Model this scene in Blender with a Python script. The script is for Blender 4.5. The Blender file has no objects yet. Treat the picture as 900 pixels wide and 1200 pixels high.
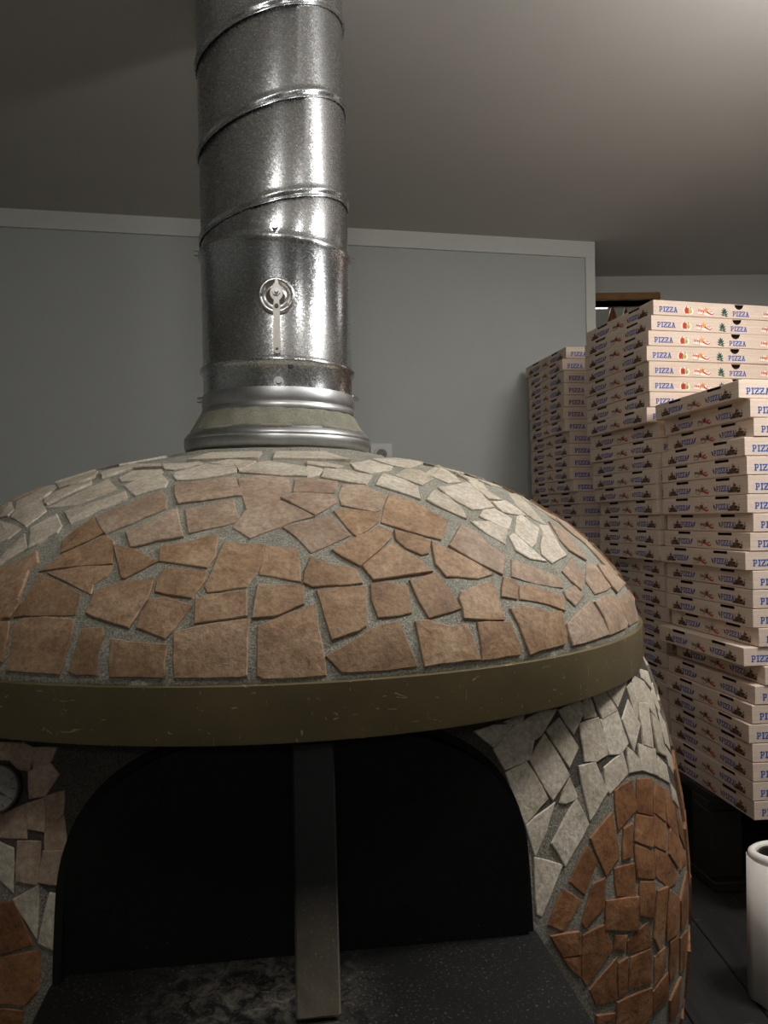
import bpy, bmesh, math, random
import numpy as np
from mathutils import Vector, Matrix

random.seed(11)
SC = bpy.context.scene
COL = SC.collection
EYE = 1.60                     # camera height above the floor
ROLL, PITCH, YAW, DIST = 0.0132, 0.0093, 0.1359, 1.5
FPX = 900.0                    # focal length in pixels of the 900 x 1200 frame

# ------------------------------------------------------------------ camera
cam_d = bpy.data.cameras.new('camera')
cam = bpy.data.objects.new('camera', cam_d)
COL.objects.link(cam)
cam_d.sensor_fit = 'VERTICAL'
cam_d.sensor_height = 36.0
cam_d.lens = 36.0 * FPX / 1200.0
cam_d.clip_start = 0.02
_c, _s, _cp, _sp = math.cos(ROLL), math.sin(ROLL), math.cos(PITCH), math.sin(PITCH)
_r0, _f, _u0 = Vector((1, 0, 0)), Vector((0, _cp, _sp)), Vector((0, -_sp, _cp))
_r = _r0 * _c - _u0 * _s
_u = _r0 * _s + _u0 * _c
M = Matrix((( _r.x, _u.x, -_f.x, 0), (_r.y, _u.y, -_f.y, 0), (_r.z, _u.z, -_f.z, EYE), (0, 0, 0, 1)))
cam.matrix_world = M
SC.camera = cam

# ------------------------------------------------------------------ world, lights, exposure
w = bpy.data.worlds.new('world')
SC.world = w
w.use_nodes = True
w.node_tree.nodes['Background'].inputs[0].default_value = (0.55, 0.57, 0.6, 1)
w.node_tree.nodes['Background'].inputs[1].default_value = 0.02
SC.view_settings.view_transform = 'Standard'
SC.view_settings.look = 'None'
SC.view_settings.gamma = 1.0
SC.view_settings.exposure = 0.0


def point_lamp(name, loc, power, size, col=(1.0, 0.99, 0.97)):
    d = bpy.data.lights.new(name, 'POINT')
    d.energy, d.shadow_soft_size, d.color = power, size, col
    o = bpy.data.objects.new(name, d)
    COL.objects.link(o)
    o.location = loc
    return o


def panel_lamp(name, loc, power, sx, sy, rz=0.0, col=(1.0, 0.99, 0.97)):
    d = bpy.data.lights.new(name, 'AREA')
    d.shape, d.size, d.size_y, d.energy, d.color = 'RECTANGLE', sx, sy, power, col
    o = bpy.data.objects.new(name, d)
    COL.objects.link(o)
    o.location = loc
    o.rotation_euler = (0, 0, rz)
    return o


HC = 1.07                      # ceiling height above the eye
CEIL = EYE + HC
point_lamp('ceiling_lamp', (0.95, 1.14, CEIL - 0.34), 16.5, 0.07)
panel_lamp('ceiling_panel', (0.95, 1.10, CEIL - 0.03), 8.0, 0.25, 0.25)
point_lamp('ceiling_globe', (0.66, 0.50, CEIL - 0.12), 3.6, 0.05)
point_lamp('ceiling_globe', (-0.06, 0.40, CEIL - 0.12), 7.0, 0.05)
panel_lamp('ceiling_panel', (1.80, 2.55, CEIL - 0.02), 1.8, 0.1, 0.4)
panel_lamp('ceiling_panel', (0.2, -2.3, CEIL - 0.02), 8.0, 1.2, 0.3)  # unseen panel added to brighten wall_front, which the flue reflects
panel_lamp('next_room_fill', (1.6, 4.9, CEIL - 0.02), 30.0, 0.3, 0.9)  # unseen fill light added so the room behind the window looks lit


# ------------------------------------------------------------------ small helpers
def lin(r, g, b):
    f = lambda c: ((c / 255 + 0.055) / 1.055) ** 2.4 if c > 10 else c / 255 / 12.92
    return (f(r), f(g), f(b), 1)


def mesh_obj(name, verts, faces, mat=None, parent=None, smooth=False, mats=None, fmat=None, loc=None):
    me = bpy.data.meshes.new(name)
    me.from_pydata([tuple(v) for v in verts], [], faces)
    for m in (mats or ([mat] if mat else [])):
        me.materials.append(m)
    if fmat:
        me.polygons.foreach_set('material_index', fmat)
    if smooth:
        me.polygons.foreach_set('use_smooth', [True] * len(me.polygons))
    me.update()
    o = bpy.data.objects.new(name, me)
    COL.objects.link(o)
    if parent:
        o.parent = parent
    if loc is not None:
        o.location = loc
    return o


def empty(name, loc=(0, 0, 0), rz=0.0):
    o = bpy.data.objects.new(name, None)
    COL.objects.link(o)
    o.empty_display_size = 0.05
    o.location = loc
    o.rotation_euler = (0, 0, rz)
    return o


def tag(o, label, cat, group=None):
    o['label'] = label
    o['category'] = cat
    if group:
        o['group'] = group
    return o


def structure(o):
    o['kind'] = 'structure'
    return o


class MB:
    """collects vertices and faces for one mesh"""
    def __init__(s):
        s.v, s.f, s.m = [], [], []

    def add(s, vs, fs, m=0):
        k = len(s.v)
        s.v += [tuple(v) for v in vs]
        s.f += [tuple(i + k for i in f) for f in fs]
        s.m += [m] * len(fs)

    def box(s, x0, x1, y0, y1, z0, z1, m=0):
        s.add([(x0, y0, z0), (x1, y0, z0), (x1, y1, z0), (x0, y1, z0), (x0, y0, z1), (x1, y0, z1), (x1, y1, z1), (x0, y1, z1)],
              [(0, 3, 2, 1), (4, 5, 6, 7), (0, 1, 5, 4), (1, 2, 6, 5), (2, 3, 7, 6), (3, 0, 4, 7)], m)

    def bbox(s, x0, x1, y0, y1, z0, z1, b=0.003, m=0):
        """box with chamfered edges"""
        bm = bmesh.new()
        bmesh.ops.create_cube(bm, size=1)
        for v in bm.verts:
            v.co = Vector(((x0 + x1) / 2 + v.co.x * (x1 - x0), (y0 + y1) / 2 + v.co.y * (y1 - y0), (z0 + z1) / 2 + v.co.z * (z1 - z0)))
        bmesh.ops.bevel(bm, geom=bm.edges[:], offset=b, segments=1, affect='EDGES')
        bm.verts.index_update()
        s.add([v.co[:] for v in bm.verts], [[v.index for v in f.verts] for f in bm.faces], m)
        bm.free()

    def lathe(s, prof, n=64, zoff=None, m=0, cap0=False, cap1=False, jit=None):
        k = len(s.v)
        for (r, z) in prof:
            for i in range(n):
                a = 2 * math.pi * i / n
                dz = zoff(r, z, a) if zoff else 0
                rr = r + (jit(r, z, a) if jit else 0)
                s.v.append((rr * math.cos(a), rr * math.sin(a), z + dz))
        for j in range(len(prof) - 1):
            for i in range(n):
                i2 = (i + 1) % n
                s.f.append((k + j * n + i, k + j * n + i2, k + (j + 1) * n + i2, k + (j + 1) * n + i))
                s.m.append(m)
        if cap0:
            s.f.append(tuple(k + n - 1 - i for i in range(n))); s.m.append(m)
        if cap1:
            q = k + (len(prof) - 1) * n
            s.f.append(tuple(q + i for i in range(n))); s.m.append(m)

    def cyl(s, c, axis, r, h, n=12, m=0, r2=None):
        """capped cylinder starting at c going along axis"""
        a = Vector(axis).normalized()
        t = a.orthogonal().normalized()
        b = a.cross(t)
        r2 = r if r2 is None else r2
        c = Vector(c)
        vs = [c + (t * math.cos(2 * math.pi * i / n) + b * math.sin(2 * math.pi * i / n)) * r for i in range(n)]
        vs += [c + a * h + (t * math.cos(2 * math.pi * i / n) + b * math.sin(2 * math.pi * i / n)) * r2 for i in range(n)]
        fs = [(i, (i + 1) % n, n + (i + 1) % n, n + i) for i in range(n)]
        fs += [tuple(range(n - 1, -1, -1)), tuple(range(n, 2 * n))]
        s.add(vs, fs, m)

    def build(s, name, mat, parent=None, smooth=False, loc=None):
        mats = mat if isinstance(mat, list) else [mat]
        return mesh_obj(name, s.v, s.f, None, parent, smooth, mats, s.m, loc)


def sharp(o, deg=35):
    """smooth shading with hard edges above an angle"""
    me = o.data
    me.polygons.foreach_set('use_smooth', [True] * len(me.polygons))
    me.set_sharp_from_angle(angle=math.radians(deg))
    return o


# ------------------------------------------------------------------ materials
def new_mat(name):
    m = bpy.data.materials.new(name)
    m.use_nodes = True
    nt = m.node_tree
    return m, nt, nt.nodes['Principled BSDF']


def N(nt, t, **kw):
    n = nt.nodes.new(t)
    for k, v in kw.items():
        if k.startswith('i_'):
            key = k[2:]
            key = int(key) if key.isdigit() else key.replace('_', ' ')
            n.inputs[key].default_value = v
        else:
            setattr(n, k, v)
    return n


def L(nt, a, b):
    nt.links.new(a, b)


def ramp(nt, fac, stops):
    r = N(nt, 'ShaderNodeValToRGB')
    el = r.color_ramp.elements
    while len(el) < len(stops):
        el.new(0.5)
    for e, (p, c) in zip(el, stops):
        e.position, e.color = p, c
    L(nt, fac, r.inputs[0])
    return r.outputs[0]


def mixc(nt, fac, a, b, mode='MIX'):
    n = N(nt, 'ShaderNodeMix', data_type='RGBA', blend_type=mode)
    for s, i in ((fac, 0), (a, 6), (b, 7)):
        if hasattr(s, 'links'):
            L(nt, s, n.inputs[i])
        else:
            n.inputs[i].default_value = s
    return n.outputs[2]


def coords(nt, kind='Object', rnd=True):
    tc = N(nt, 'ShaderNodeTexCoord')
    if not rnd:
        return tc.outputs[kind], None
    oi = N(nt, 'ShaderNodeObjectInfo')
    mu = N(nt, 'ShaderNodeMath', operation='MULTIPLY', i_1=37.0)
    L(nt, oi.outputs['Random'], mu.inputs[0])
    ad = N(nt, 'ShaderNodeVectorMath', operation='ADD')
    L(nt, tc.outputs[kind], ad.inputs[0])
    L(nt, mu.outputs[0], ad.inputs[1])
    return ad.outputs[0], oi.outputs['Random']


def noise(nt, co, scale, detail=4, rough=0.6, dist=0.0):
    n = N(nt, 'ShaderNodeTexNoise', i_Scale=scale, i_Detail=detail, i_Roughness=rough, i_Distortion=dist)
    L(nt, co, n.inputs['Vector'])
    return n.outputs['Fac']


def bump(nt, b, h, strength=0.3, dist=0.002):
    n = N(nt, 'ShaderNodeBump', i_Strength=strength, i_Distance=dist)
    L(nt, h, n.inputs['Height'])
    L(nt, n.outputs[0], b.inputs['Normal'])


def plain(name, col, rough=0.6, metal=0.0, nscale=40, var=0.12, bstr=0.1, bdist=0.001, spec=0.5):
    m, nt, b = new_mat(name)
    co, _ = coords(nt)
    f = noise(nt, co, nscale)
    c = Vector(col[:3])
    L(nt, ramp(nt, f, [(0.3, (*(c * (1 - var)), 1)), (0.7, (*(c * (1 + var)), 1))]), b.inputs['Base Color'])
    b.inputs['Roughness'].default_value = rough
    b.inputs['Metallic'].default_value = metal
    b.inputs['Specular IOR Level'].default_value = spec
    if bstr:
        bump(nt, b, f, bstr, bdist)
    return m


def stone_mat(name, dark, mid, light, vary, pit):
    m, nt, b = new_mat(name)
    co, rnd = coords(nt)
    big = noise(nt, co, 14, 6, 0.65, 0.6)
    fine = noise(nt, co, 170, 4, 0.7)
    med = noise(nt, co, 52, 5, 0.7, 0.4)
    base = ramp(nt, big, [(0.28, dark), (0.5, mid), (0.72, light)])
    hue = ramp(nt, rnd, [(0.0, vary[0]), (0.5, vary[1]), (1.0, vary[2])])
    base = mixc(nt, 1.0, base, hue, 'MULTIPLY')
    stain = ramp(nt, med, [(0.50, (0, 0, 0, 1)), (0.72, (1, 1, 1, 1))])
    base = mixc(nt, mixc(nt, 1.0, stain, (0.6, 0.6, 0.6, 1), 'MULTIPLY'), base, pit)
    sp = ramp(nt, fine, [(0.36, (0.72, 0.72, 0.72, 1)), (0.55, (1, 1, 1, 1)), (0.72, (1.18, 1.18, 1.16, 1))])
    base = mixc(nt, 1.0, base, sp, 'MULTIPLY')
    L(nt, base, b.inputs['Base Color'])
    b.inputs['Roughness'].default_value = 0.62
    b.inputs['Specular IOR Level'].default_value = 0.35
    hh = N(nt, 'ShaderNodeMath', operation='ADD')
    L(nt, fine, hh.inputs[0])
    m2 = N(nt, 'ShaderNodeMath', operation='MULTIPLY', i_1=2.2)
    L(nt, med, m2.inputs[0])
    L(nt, m2.outputs[0], hh.inputs[1])
    bump(nt, b, hh.outputs[0], 0.38, 0.0020)
    return m


BROWN = stone_mat('brown_stone', lin(134, 106, 80), lin(172, 141, 110), lin(194, 167, 138),
                  [(0.82, 0.78, 0.74, 1), (1, 0.97, 0.94, 1), (1.08, 1.06, 1.06, 1)], lin(118, 84, 56))
PINK = stone_mat('pinkish_stone', lin(152, 130, 110), lin(180, 156, 134), lin(200, 180, 158),
                 [(0.88, 0.86, 0.84, 1), (1, 0.98, 0.96, 1), (1.06, 1.06, 1.06, 1)], lin(142, 106, 84))
PALE = stone_mat('pale_stone', lin(186, 172, 152), lin(211, 199, 181), lin(228, 218, 202),
                 [(0.9, 0.89, 0.86, 1), (1, 0.99, 0.97, 1), (1.05, 1.05, 1.05, 1)], lin(160, 150, 126))
RUST = stone_mat('rust_stone', lin(112, 76, 49), lin(150, 106, 71), lin(178, 136, 100),
                 [(0.8, 0.74, 0.7, 1), (1, 0.96, 0.94, 1), (1.12, 1.12, 1.12, 1)], lin(92, 54, 34))


def mortar_mat(name, a, b_, c):
    m, nt, b = new_mat(name)
    co, _ = coords(nt, rnd=False)
    f = noise(nt, co, 420, 3, 0.75)
    g = noise(nt, co, 30, 4, 0.6)
    base = ramp(nt, f, [(0.3, a), (0.5, b_), (0.68, c)])
    base = mixc(nt, 1.0, base, ramp(nt, g, [(0.3, (0.8, 0.8, 0.8, 1)), (0.7, (1.1, 1.1, 1.1, 1))]), 'MULTIPLY')
    L(nt, base, b.inputs['Base Color'])
    b.inputs['Roughness'].default_value = 0.9
    hh = N(nt, 'ShaderNodeMath', operation='ADD')
    L(nt, f, hh.inputs[0]); L(nt, g, hh.inputs[1])
    bump(nt, b, hh.outputs[0], 0.9, 0.003)
    return m


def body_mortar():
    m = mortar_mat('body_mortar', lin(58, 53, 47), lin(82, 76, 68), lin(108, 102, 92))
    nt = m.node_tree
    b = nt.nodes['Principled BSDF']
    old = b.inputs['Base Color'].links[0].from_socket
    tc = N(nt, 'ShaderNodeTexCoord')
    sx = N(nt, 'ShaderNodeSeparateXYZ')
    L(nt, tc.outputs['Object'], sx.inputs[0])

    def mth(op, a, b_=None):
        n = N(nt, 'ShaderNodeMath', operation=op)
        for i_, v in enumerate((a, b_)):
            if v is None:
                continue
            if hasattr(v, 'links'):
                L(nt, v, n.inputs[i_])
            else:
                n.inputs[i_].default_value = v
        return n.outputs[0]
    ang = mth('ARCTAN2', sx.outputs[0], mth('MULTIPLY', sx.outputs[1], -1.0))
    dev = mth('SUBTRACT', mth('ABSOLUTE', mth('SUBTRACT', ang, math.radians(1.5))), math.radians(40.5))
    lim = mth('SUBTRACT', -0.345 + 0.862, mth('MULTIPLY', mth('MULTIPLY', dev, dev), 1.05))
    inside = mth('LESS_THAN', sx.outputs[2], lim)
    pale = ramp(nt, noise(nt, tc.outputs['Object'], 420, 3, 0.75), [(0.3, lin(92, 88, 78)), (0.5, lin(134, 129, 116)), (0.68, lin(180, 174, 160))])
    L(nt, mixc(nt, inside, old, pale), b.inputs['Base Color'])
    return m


MORTAR = mortar_mat('grey_mortar', lin(112, 110, 98), lin(162, 159, 144), lin(204, 200, 186))
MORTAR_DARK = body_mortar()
CEMENT = mortar_mat('beige_cement', lin(136, 133, 117), lin(162, 158, 140), lin(182, 178, 160))


def galvanised():
    m, nt, b = new_mat('galvanised_steel')
    co, _ = coords(nt, rnd=False)
    v = N(nt, 'ShaderNodeTexVoronoi', i_Scale=430.0)
    L(nt, co, v.inputs['Vector'])
    sep = N(nt, 'ShaderNodeSeparateColor')
    L(nt, v.outputs['Color'], sep.inputs[0])
    g = noise(nt, co, 7, 4, 0.6)
    base = ramp(nt, sep.outputs[0], [(0.0, (0.62, 0.63, 0.64, 1)), (0.85, (0.70, 0.71, 0.72, 1)), (0.97, (0.92, 0.93, 0.94, 1))])
    base = mixc(nt, 1.0, base, ramp(nt, g, [(0.3, (0.92, 0.92, 0.92, 1)), (0.7, (1, 1, 1, 1))]), 'MULTIPLY')
    L(nt, base, b.inputs['Base Color'])
    b.inputs['Metallic'].default_value = 1.0
    rr = N(nt, 'ShaderNodeMapRange', i_3=0.22, i_4=0.31)
    L(nt, sep.outputs[1], rr.inputs[0])
    L(nt, rr.outputs[0], b.inputs['Roughness'])
    b.inputs['Anisotropic'].default_value = 0.75
    b.inputs['Anisotropic Rotation'].default_value = 0.25
    tg = N(nt, 'ShaderNodeTangent', direction_type='RADIAL', axis='Z')
    L(nt, tg.outputs[0], b.inputs['Tangent'])
    # every zinc crystal leans its own way a little
    ge = N(nt, 'ShaderNodeNewGeometry')
    su = N(nt, 'ShaderNodeVectorMath', operation='SUBTRACT', i_1=(0.5, 0.5, 0.5))
    L(nt, v.outputs['Color'], su.inputs[0])
    sc = N(nt, 'ShaderNodeVectorMath', operation='SCALE')
    L(nt, su.outputs[0], sc.inputs[0])
    sc.inputs['Scale'].default_value = 0.065
    ad = N(nt, 'ShaderNodeVectorMath', operation='ADD')
    L(nt, ge.outputs['Normal'], ad.inputs[0]); L(nt, sc.outputs[0], ad.inputs[1])
    no = N(nt, 'ShaderNodeVectorMath', operation='NORMALIZE')
    L(nt, ad.outputs[0], no.inputs[0])
    L(nt, no.outputs[0], b.inputs['Normal'])
    return m


GALV = galvanised()
ALU = plain('dull_aluminium', (0.62, 0.62, 0.62), 0.40, 1.0, 60, 0.08, 0.06)
BRIGHT = plain('bright_zinc', (0.72, 0.71, 0.69), 0.28, 1.0, 80, 0.08, 0.05)
DARKMETAL = plain('dark_metal', (0.09, 0.09, 0.09), 0.45, 0.8, 60, 0.2, 0.1)
HANDLE = plain('pale_nickel', (0.74, 0.69, 0.62), 0.38, 0.45, 60, 0.06, 0.04)


def band_mat():
    m, nt, b = new_mat('olive_painted_steel')
    co, _ = coords(nt, rnd=False)
    base = ramp(nt, noise(nt, co, 7, 5, 0.6), [(0.3, lin(92, 80, 54)), (0.7, lin(118, 104, 72))])
    # thin scratches: stretched wave-like noise thresholds in two directions
    for sc, rot, th in (((40, 40, 150), 0.5, 0.715), ((140, 140, 34), -0.6, 0.73), ((120, 120, 120), 0.2, 0.755), ((30, 30, 30), 0.1, 0.765)):
        mp = N(nt, 'ShaderNodeMapping', i_Scale=sc, i_Rotation=(rot, rot * 0.6, rot))
        L(nt, co, mp.inputs['Vector'])
        s = noise(nt, mp.outputs[0], 1.0, 2, 0.5, 1.2)
        k = ramp(nt, s, [(th - 0.012, (0, 0, 0, 1)), (th, (1, 1, 1, 1))])
        base = mixc(nt, k, base, lin(172, 156, 118))
    L(nt, base, b.inputs['Base Color'])
    b.inputs['Roughness'].default_value = 0.42
    bump(nt, b, noise(nt, co, 35, 3), 0.12, 0.001)
    return m


BAND = band_mat()


def soot_mat(name, dust, col=(6, 6, 6), lo=0.60, zfade=None, rough=0.65, patch=None):
    m, nt, b = new_mat(name)
    co, _ = coords(nt, rnd=False)
    f = noise(nt, co, 260, 3, 0.8)
    g = noise(nt, co, 9, 5, 0.65, 0.8)
    base = ramp(nt, g, [(0.3, lin(*[c * 0.6 for c in col])), (0.7, lin(*[c * 1.6 for c in col]))])
    sm = N(nt, 'ShaderNodeMath', operation='MULTIPLY')
    L(nt, ramp(nt, f, [(lo, (0, 0, 0, 1)), (lo + 0.07, (1, 1, 1, 1))]), sm.inputs[0])
    L(nt, ramp(nt, g, [(0.35, (0.1, 0.1, 0.1, 1)), (0.62, (1, 1, 1, 1))]), sm.inputs[1])
    fac = sm.outputs[0]
    if zfade:                     # flour dust clings near the foot of the piece
        sx = N(nt, 'ShaderNodeSeparateXYZ')
        L(nt, co, sx.inputs[0])
        mr = N(nt, 'ShaderNodeMapRange', i_1=zfade[0], i_2=zfade[1], i_3=1.0, i_4=0.06)
        L(nt, sx.outputs[2], mr.inputs[0])
        m3 = N(nt, 'ShaderNodeMath', operation='MULTIPLY')
        L(nt, fac, m3.inputs[0]); L(nt, mr.outputs[0], m3.inputs[1])
        fac = m3.outputs[0]
        if len(zfade) > 2:
            mr2 = N(nt, 'ShaderNodeMapRange', i_1=zfade[0], i_2=zfade[0] + (zfade[1] - zfade[0]) * 0.9, i_3=0.8, i_4=0.0)
            L(nt, sx.outputs[2], mr2.inputs[0])
            m4 = N(nt, 'ShaderNodeMath', operation='MULTIPLY')
            L(nt, mr2.outputs[0], m4.inputs[0])
            L(nt, ramp(nt, g, [(0.2, (0.35, 0.35, 0.35, 1)), (0.6, (1, 1, 1, 1))]), m4.inputs[1])
            base = mixc(nt, m4.outputs[0], base, lin(*zfade[2]))
    if patch:                     # flour trodden into one spot
        pc = N(nt, 'ShaderNodeVectorMath', operation='DISTANCE', i_1=patch)
        L(nt, co, pc.inputs[0])
        pm = N(nt, 'ShaderNodeMapRange', i_1=0.02, i_2=0.15, i_3=0.75, i_4=0.0)
        L(nt, pc.outputs['Value'], pm.inputs[0])
        pk = N(nt, 'ShaderNodeMath', operation='MULTIPLY')
        L(nt, pm.outputs[0], pk.inputs[0])
        L(nt, ramp(nt, noise(nt, co, 45, 5, 0.75, 0.8), [(0.42, (0, 0, 0, 1)), (0.66, (1, 1, 1, 1))]), pk.inputs[1])
        base = mixc(nt, pk.outputs[0], base, lin(120, 114, 104))
    base = mixc(nt, fac, base, lin(*dust))
    L(nt, base, b.inputs['Base Color'])
    b.inputs['Roughness'].default_value = rough
    b.inputs['Specular IOR Level'].default_value = 0.3
    bump(nt, b, g, 0.25, 0.003)
    return m


SOOT = soot_mat('sooty_black', (30, 28, 26), (5, 5, 5), 0.7)
DOOR = soot_mat('blackened_steel', (110, 104, 94), (8, 8, 8), 0.64, (0.352, 0.42))
LEDGE = soot_mat('dark_stone_ledge', (120, 114, 102), (13, 12, 11), 0.60, patch=(-0.03, -0.66, 0.354))
BAR = soot_mat('dusty_steel_bar', (176, 166, 148), (13, 12, 12), 0.60, (0.0, 0.14, (150, 140, 122)))


def card_mat():
    m, nt, b = new_mat('kraft_cardboard')
    co, rnd = coords(nt)
    mp = N(nt, 'ShaderNodeMapping', i_Scale=(1.0, 1.0, 60.0))
    L(nt, co, mp.inputs['Vector'])
    st = noise(nt, mp.outputs[0], 9, 3, 0.6)
    fi = noise(nt, co, 220, 3, 0.7)
    base = ramp(nt, st, [(0.3, lin(212, 191, 174)), (0.7, lin(230, 211, 195))])
    base = mixc(nt, 1.0, base, ramp(nt, fi, [(0.3, (0.94, 0.94, 0.93, 1)), (0.7, (1.04, 1.04, 1.04, 1))]), 'MULTIPLY')
    base = mixc(nt, 1.0, base, ramp(nt, rnd, [(0, (0.93, 0.92, 0.9, 1)), (1, (1.04, 1.03, 1.03, 1))]), 'MULTIPLY')
    L(nt, base, b.inputs['Base Color'])
    b.inputs['Roughness'].default_value = 0.8
    b.inputs['Specular IOR Level'].default_value = 0.2
    bump(nt, b, st, 0.25, 0.0006)
    return m


CARD = card_mat()
CARD_SHADE = plain('cardboard_inside_shade', lin(46, 36, 28), 0.9)  # near-black tone paints the shade inside the thumb notch and slots
INK_BLUE = plain('blue_ink', lin(28, 84, 168), 0.7, var=0.05, bstr=0)
INK_BROWN = plain('brown_ink', lin(104, 74, 46), 0.7, var=0.25, nscale=300, bstr=0)
INK_DARK = plain('dark_brown_ink', lin(70, 52, 36), 0.7, var=0.2, nscale=300, bstr=0)
INK_RED = plain('red_ink', lin(206, 62, 46), 0.7, var=0.08, bstr=0)
INK_ORANGE = plain('orange_ink', lin(236, 168, 84), 0.7, var=0.08, bstr=0)
INK_GREEN = plain('green_ink', lin(32, 84, 70), 0.7, var=0.15, nscale=300, bstr=0)
INK_LIME = plain('lime_ink', lin(206, 204, 130), 0.7, var=0.1, bstr=0)
INK_WHITE = plain('white_ink', lin(244, 238, 228), 0.7, var=0.02, bstr=0)

WALL = plain('grey_green_paint', lin(188, 190, 186), 0.55, var=0.02, nscale=6, bstr=0.04, spec=0.3)
CEILM = plain('ceiling_paint', lin(196, 192, 186), 0.7, var=0.02, nscale=4, bstr=0.03)
TRIMM = plain('white_trim', lin(214, 213, 206), 0.5, var=0.02, bstr=0.02)
FLOORM = plain('floor_lino', lin(92, 88, 82), 0.5)
SHUT = plain('white_plastic', lin(214, 212, 204), 0.35, var=0.02, bstr=0)
PAPER = plain('white_paper', lin(234, 230, 222), 0.75, var=0.02, nscale=90, bstr=0.12)
OAK = plain('oak_frame', lin(150, 104, 60), 0.5, var=0.15, nscale=30)
AMBER = plain('amber_glaze', lin(168, 104, 44), 0.3, var=0.3, nscale=60)


def wood_mat(name, a, b_, streak=60):
    m, nt, b = new_mat(name)
    co, rnd = coords(nt)
    mp = N(nt, 'ShaderNodeMapping', i_Scale=(streak, 3.0, streak))
    L(nt, co, mp.inputs['Vector'])
    f = noise(nt, mp.outputs[0], 1.0, 5, 0.65, 0.6)
    base = ramp(nt, f, [(0.3, a), (0.7, b_)])
    mp2 = N(nt, 'ShaderNodeMapping', i_Scale=(14, 170, 30))
    L(nt, co, mp2.inputs['Vector'])
    sc = noise(nt, mp2.outputs[0], 1.0, 2, 0.5, 0.8)
    base = mixc(nt, ramp(nt, sc, [(0.70, (0, 0, 0, 1)), (0.74, (0.5, 0.5, 0.5, 1))]), base, lin(120, 116, 108))
    L(nt, base, b.inputs['Base Color'])
    b.inputs['Roughness'].default_value = 0.5
    bump(nt, b, f, 0.2, 0.001)
    return m


TABLEW = wood_mat('dark_stained_boards', lin(30, 29, 28), lin(48, 46, 44))
PALLETW = wood_mat('dark_pallet_wood', lin(22, 18, 15), lin(42, 35, 28))


def glass_mat():
    m, nt, b = new_mat('window_glass')
    b.inputs['Base Color'].default_value = (0.9, 0.92, 0.92, 1)
    b.inputs['Roughness'].default_value = 0.02
    b.inputs['Transmission Weight'].default_value = 1.0
    b.inputs['IOR'].default_value = 1.45
    return m


GLASS = glass_mat()


def lamp_mat():
    m, nt, b = new_mat('lit_lamp_panel')
    b.inputs['Emission Color'].default_value = (1, 0.98, 0.94, 1)
    b.inputs['Emission Strength'].default_value = 6.0
    return m


LAMP = lamp_mat()

# ------------------------------------------------------------------ rays through the photograph's frame (authoring aid)
def ray(px, py):
    u, v = (px - 450) / FPX, (py - 600) / FPX
    x, z = _c * u - _s * v, -(_s * u + _c * v)
    return Vector((x, _cp - z * _sp, z * _cp + _sp))


OC = Vector((-DIST * math.sin(YAW), DIST * math.cos(YAW), 0))    # oven axis on the floor
FRONT = Vector((-OC.x, -OC.y, 0)).normalized()                  # from the oven towards the cook
RIGHT = Vector((-FRONT.y, FRONT.x, 0))
ORZ = math.atan2(RIGHT.y, RIGHT.x)                              # oven local frame: x right, -y front

# ------------------------------------------------------------------ the room
def at_ceiling(px, py):
    d = ray(px, py)
    t = HC / d.z
    return d * t


wa, wb = at_ceiling(0, 245), at_ceiling(692, 284.5)
wdir = Vector((wb.x - wa.x, wb.y - wa.y, 0)).normalized()
wn = Vector((wdir.y, -wdir.x, 0))                               # towards the camera
WRZ = math.atan2(wdir.y, wdir.x)
def wall_y(x):
    return wa.y + (x - wa.x) * wdir.y / wdir.x

def room_box(name, mat, org, rz, x0, x1, y0, y1, z0, z1):
    mb = MB()
    mb.box(x0, x1, y0, y1, z0, z1)
    o = mb.build(name, mat)
    o.location = org
    o.rotation_euler = (0, 0, rz)
    return structure(o)

worg = (wb.x, wb.y, 0)
mb = MB(); mb.box(-3.2, 5.2, -3.4, 6.4, -0.1, 0.0); structure(mb.build('floor', FLOORM))
mb = MB(); mb.box(-3.2, 5.2, -3.4, 6.4, CEIL, CEIL + 0.1); structure(mb.build('ceiling', CEILM))
room_box('wall_back', WALL, worg, WRZ, -3.4, 0.0, 0.0, 0.10, 0.0, CEIL)
room_box('trim_1', TRIMM, worg, WRZ, -3.4, 0.012, -0.012, 0.0, CEIL - 0.062, CEIL)
room_box('trim_2', TRIMM, worg, WRZ, -0.026, 0.012, -0.010, 0.11, 0.0, CEIL - 0.062)
mb = MB(); mb.box(-2.7, -2.6, -3.0, 2.6, 0, CEIL); structure(mb.build('wall_left', WALL))
mb = MB(); mb.box(-3.1, 3.6, -3.1, -3.0, 0, CEIL); structure(mb.build('wall_front', WALL))
mb = MB(); mb.box(3.5, 3.6, -3.0, 6.2, 0, CEIL); structure(mb.build('wall_right', WALL))

# wall of the next bay with an oak framed inner window
FY = 3.42
wx0, wx1, wz0, wz1 = 0.90, 1.205, EYE + 0.42, EYE + 0.962
mb = MB()
mb.box(0.2, wx0, FY, FY + 0.1, 0, CEIL)
mb.box(wx1, 3.5, FY, FY + 0.1, 0, CEIL)
mb.box(wx0, wx1, FY, FY + 0.1, 0, wz0)
mb.box(wx0, wx1, FY, FY + 0.1, wz1, CEIL)
structure(mb.build('wall_far', CEILM))
win = structure(empty('window_1', (0, FY, 0)))
mb = MB()
fw = 0.035
mb.bbox(wx0 - fw, wx1 + fw, -0.02, 0.12, wz1, wz1 + 0.030, 0.003)
mb.bbox(wx0 - fw, wx1 + fw, -0.02, 0.12, wz0 - fw, wz0, 0.003)
mb.bbox(wx0 - fw, wx0, -0.02, 0.12, wz0, wz1, 0.003)
mb.bbox(wx1, wx1 + fw, -0.02, 0.12, wz0, wz1, 0.003)
mb.build('window_frame', OAK, win)
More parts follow.
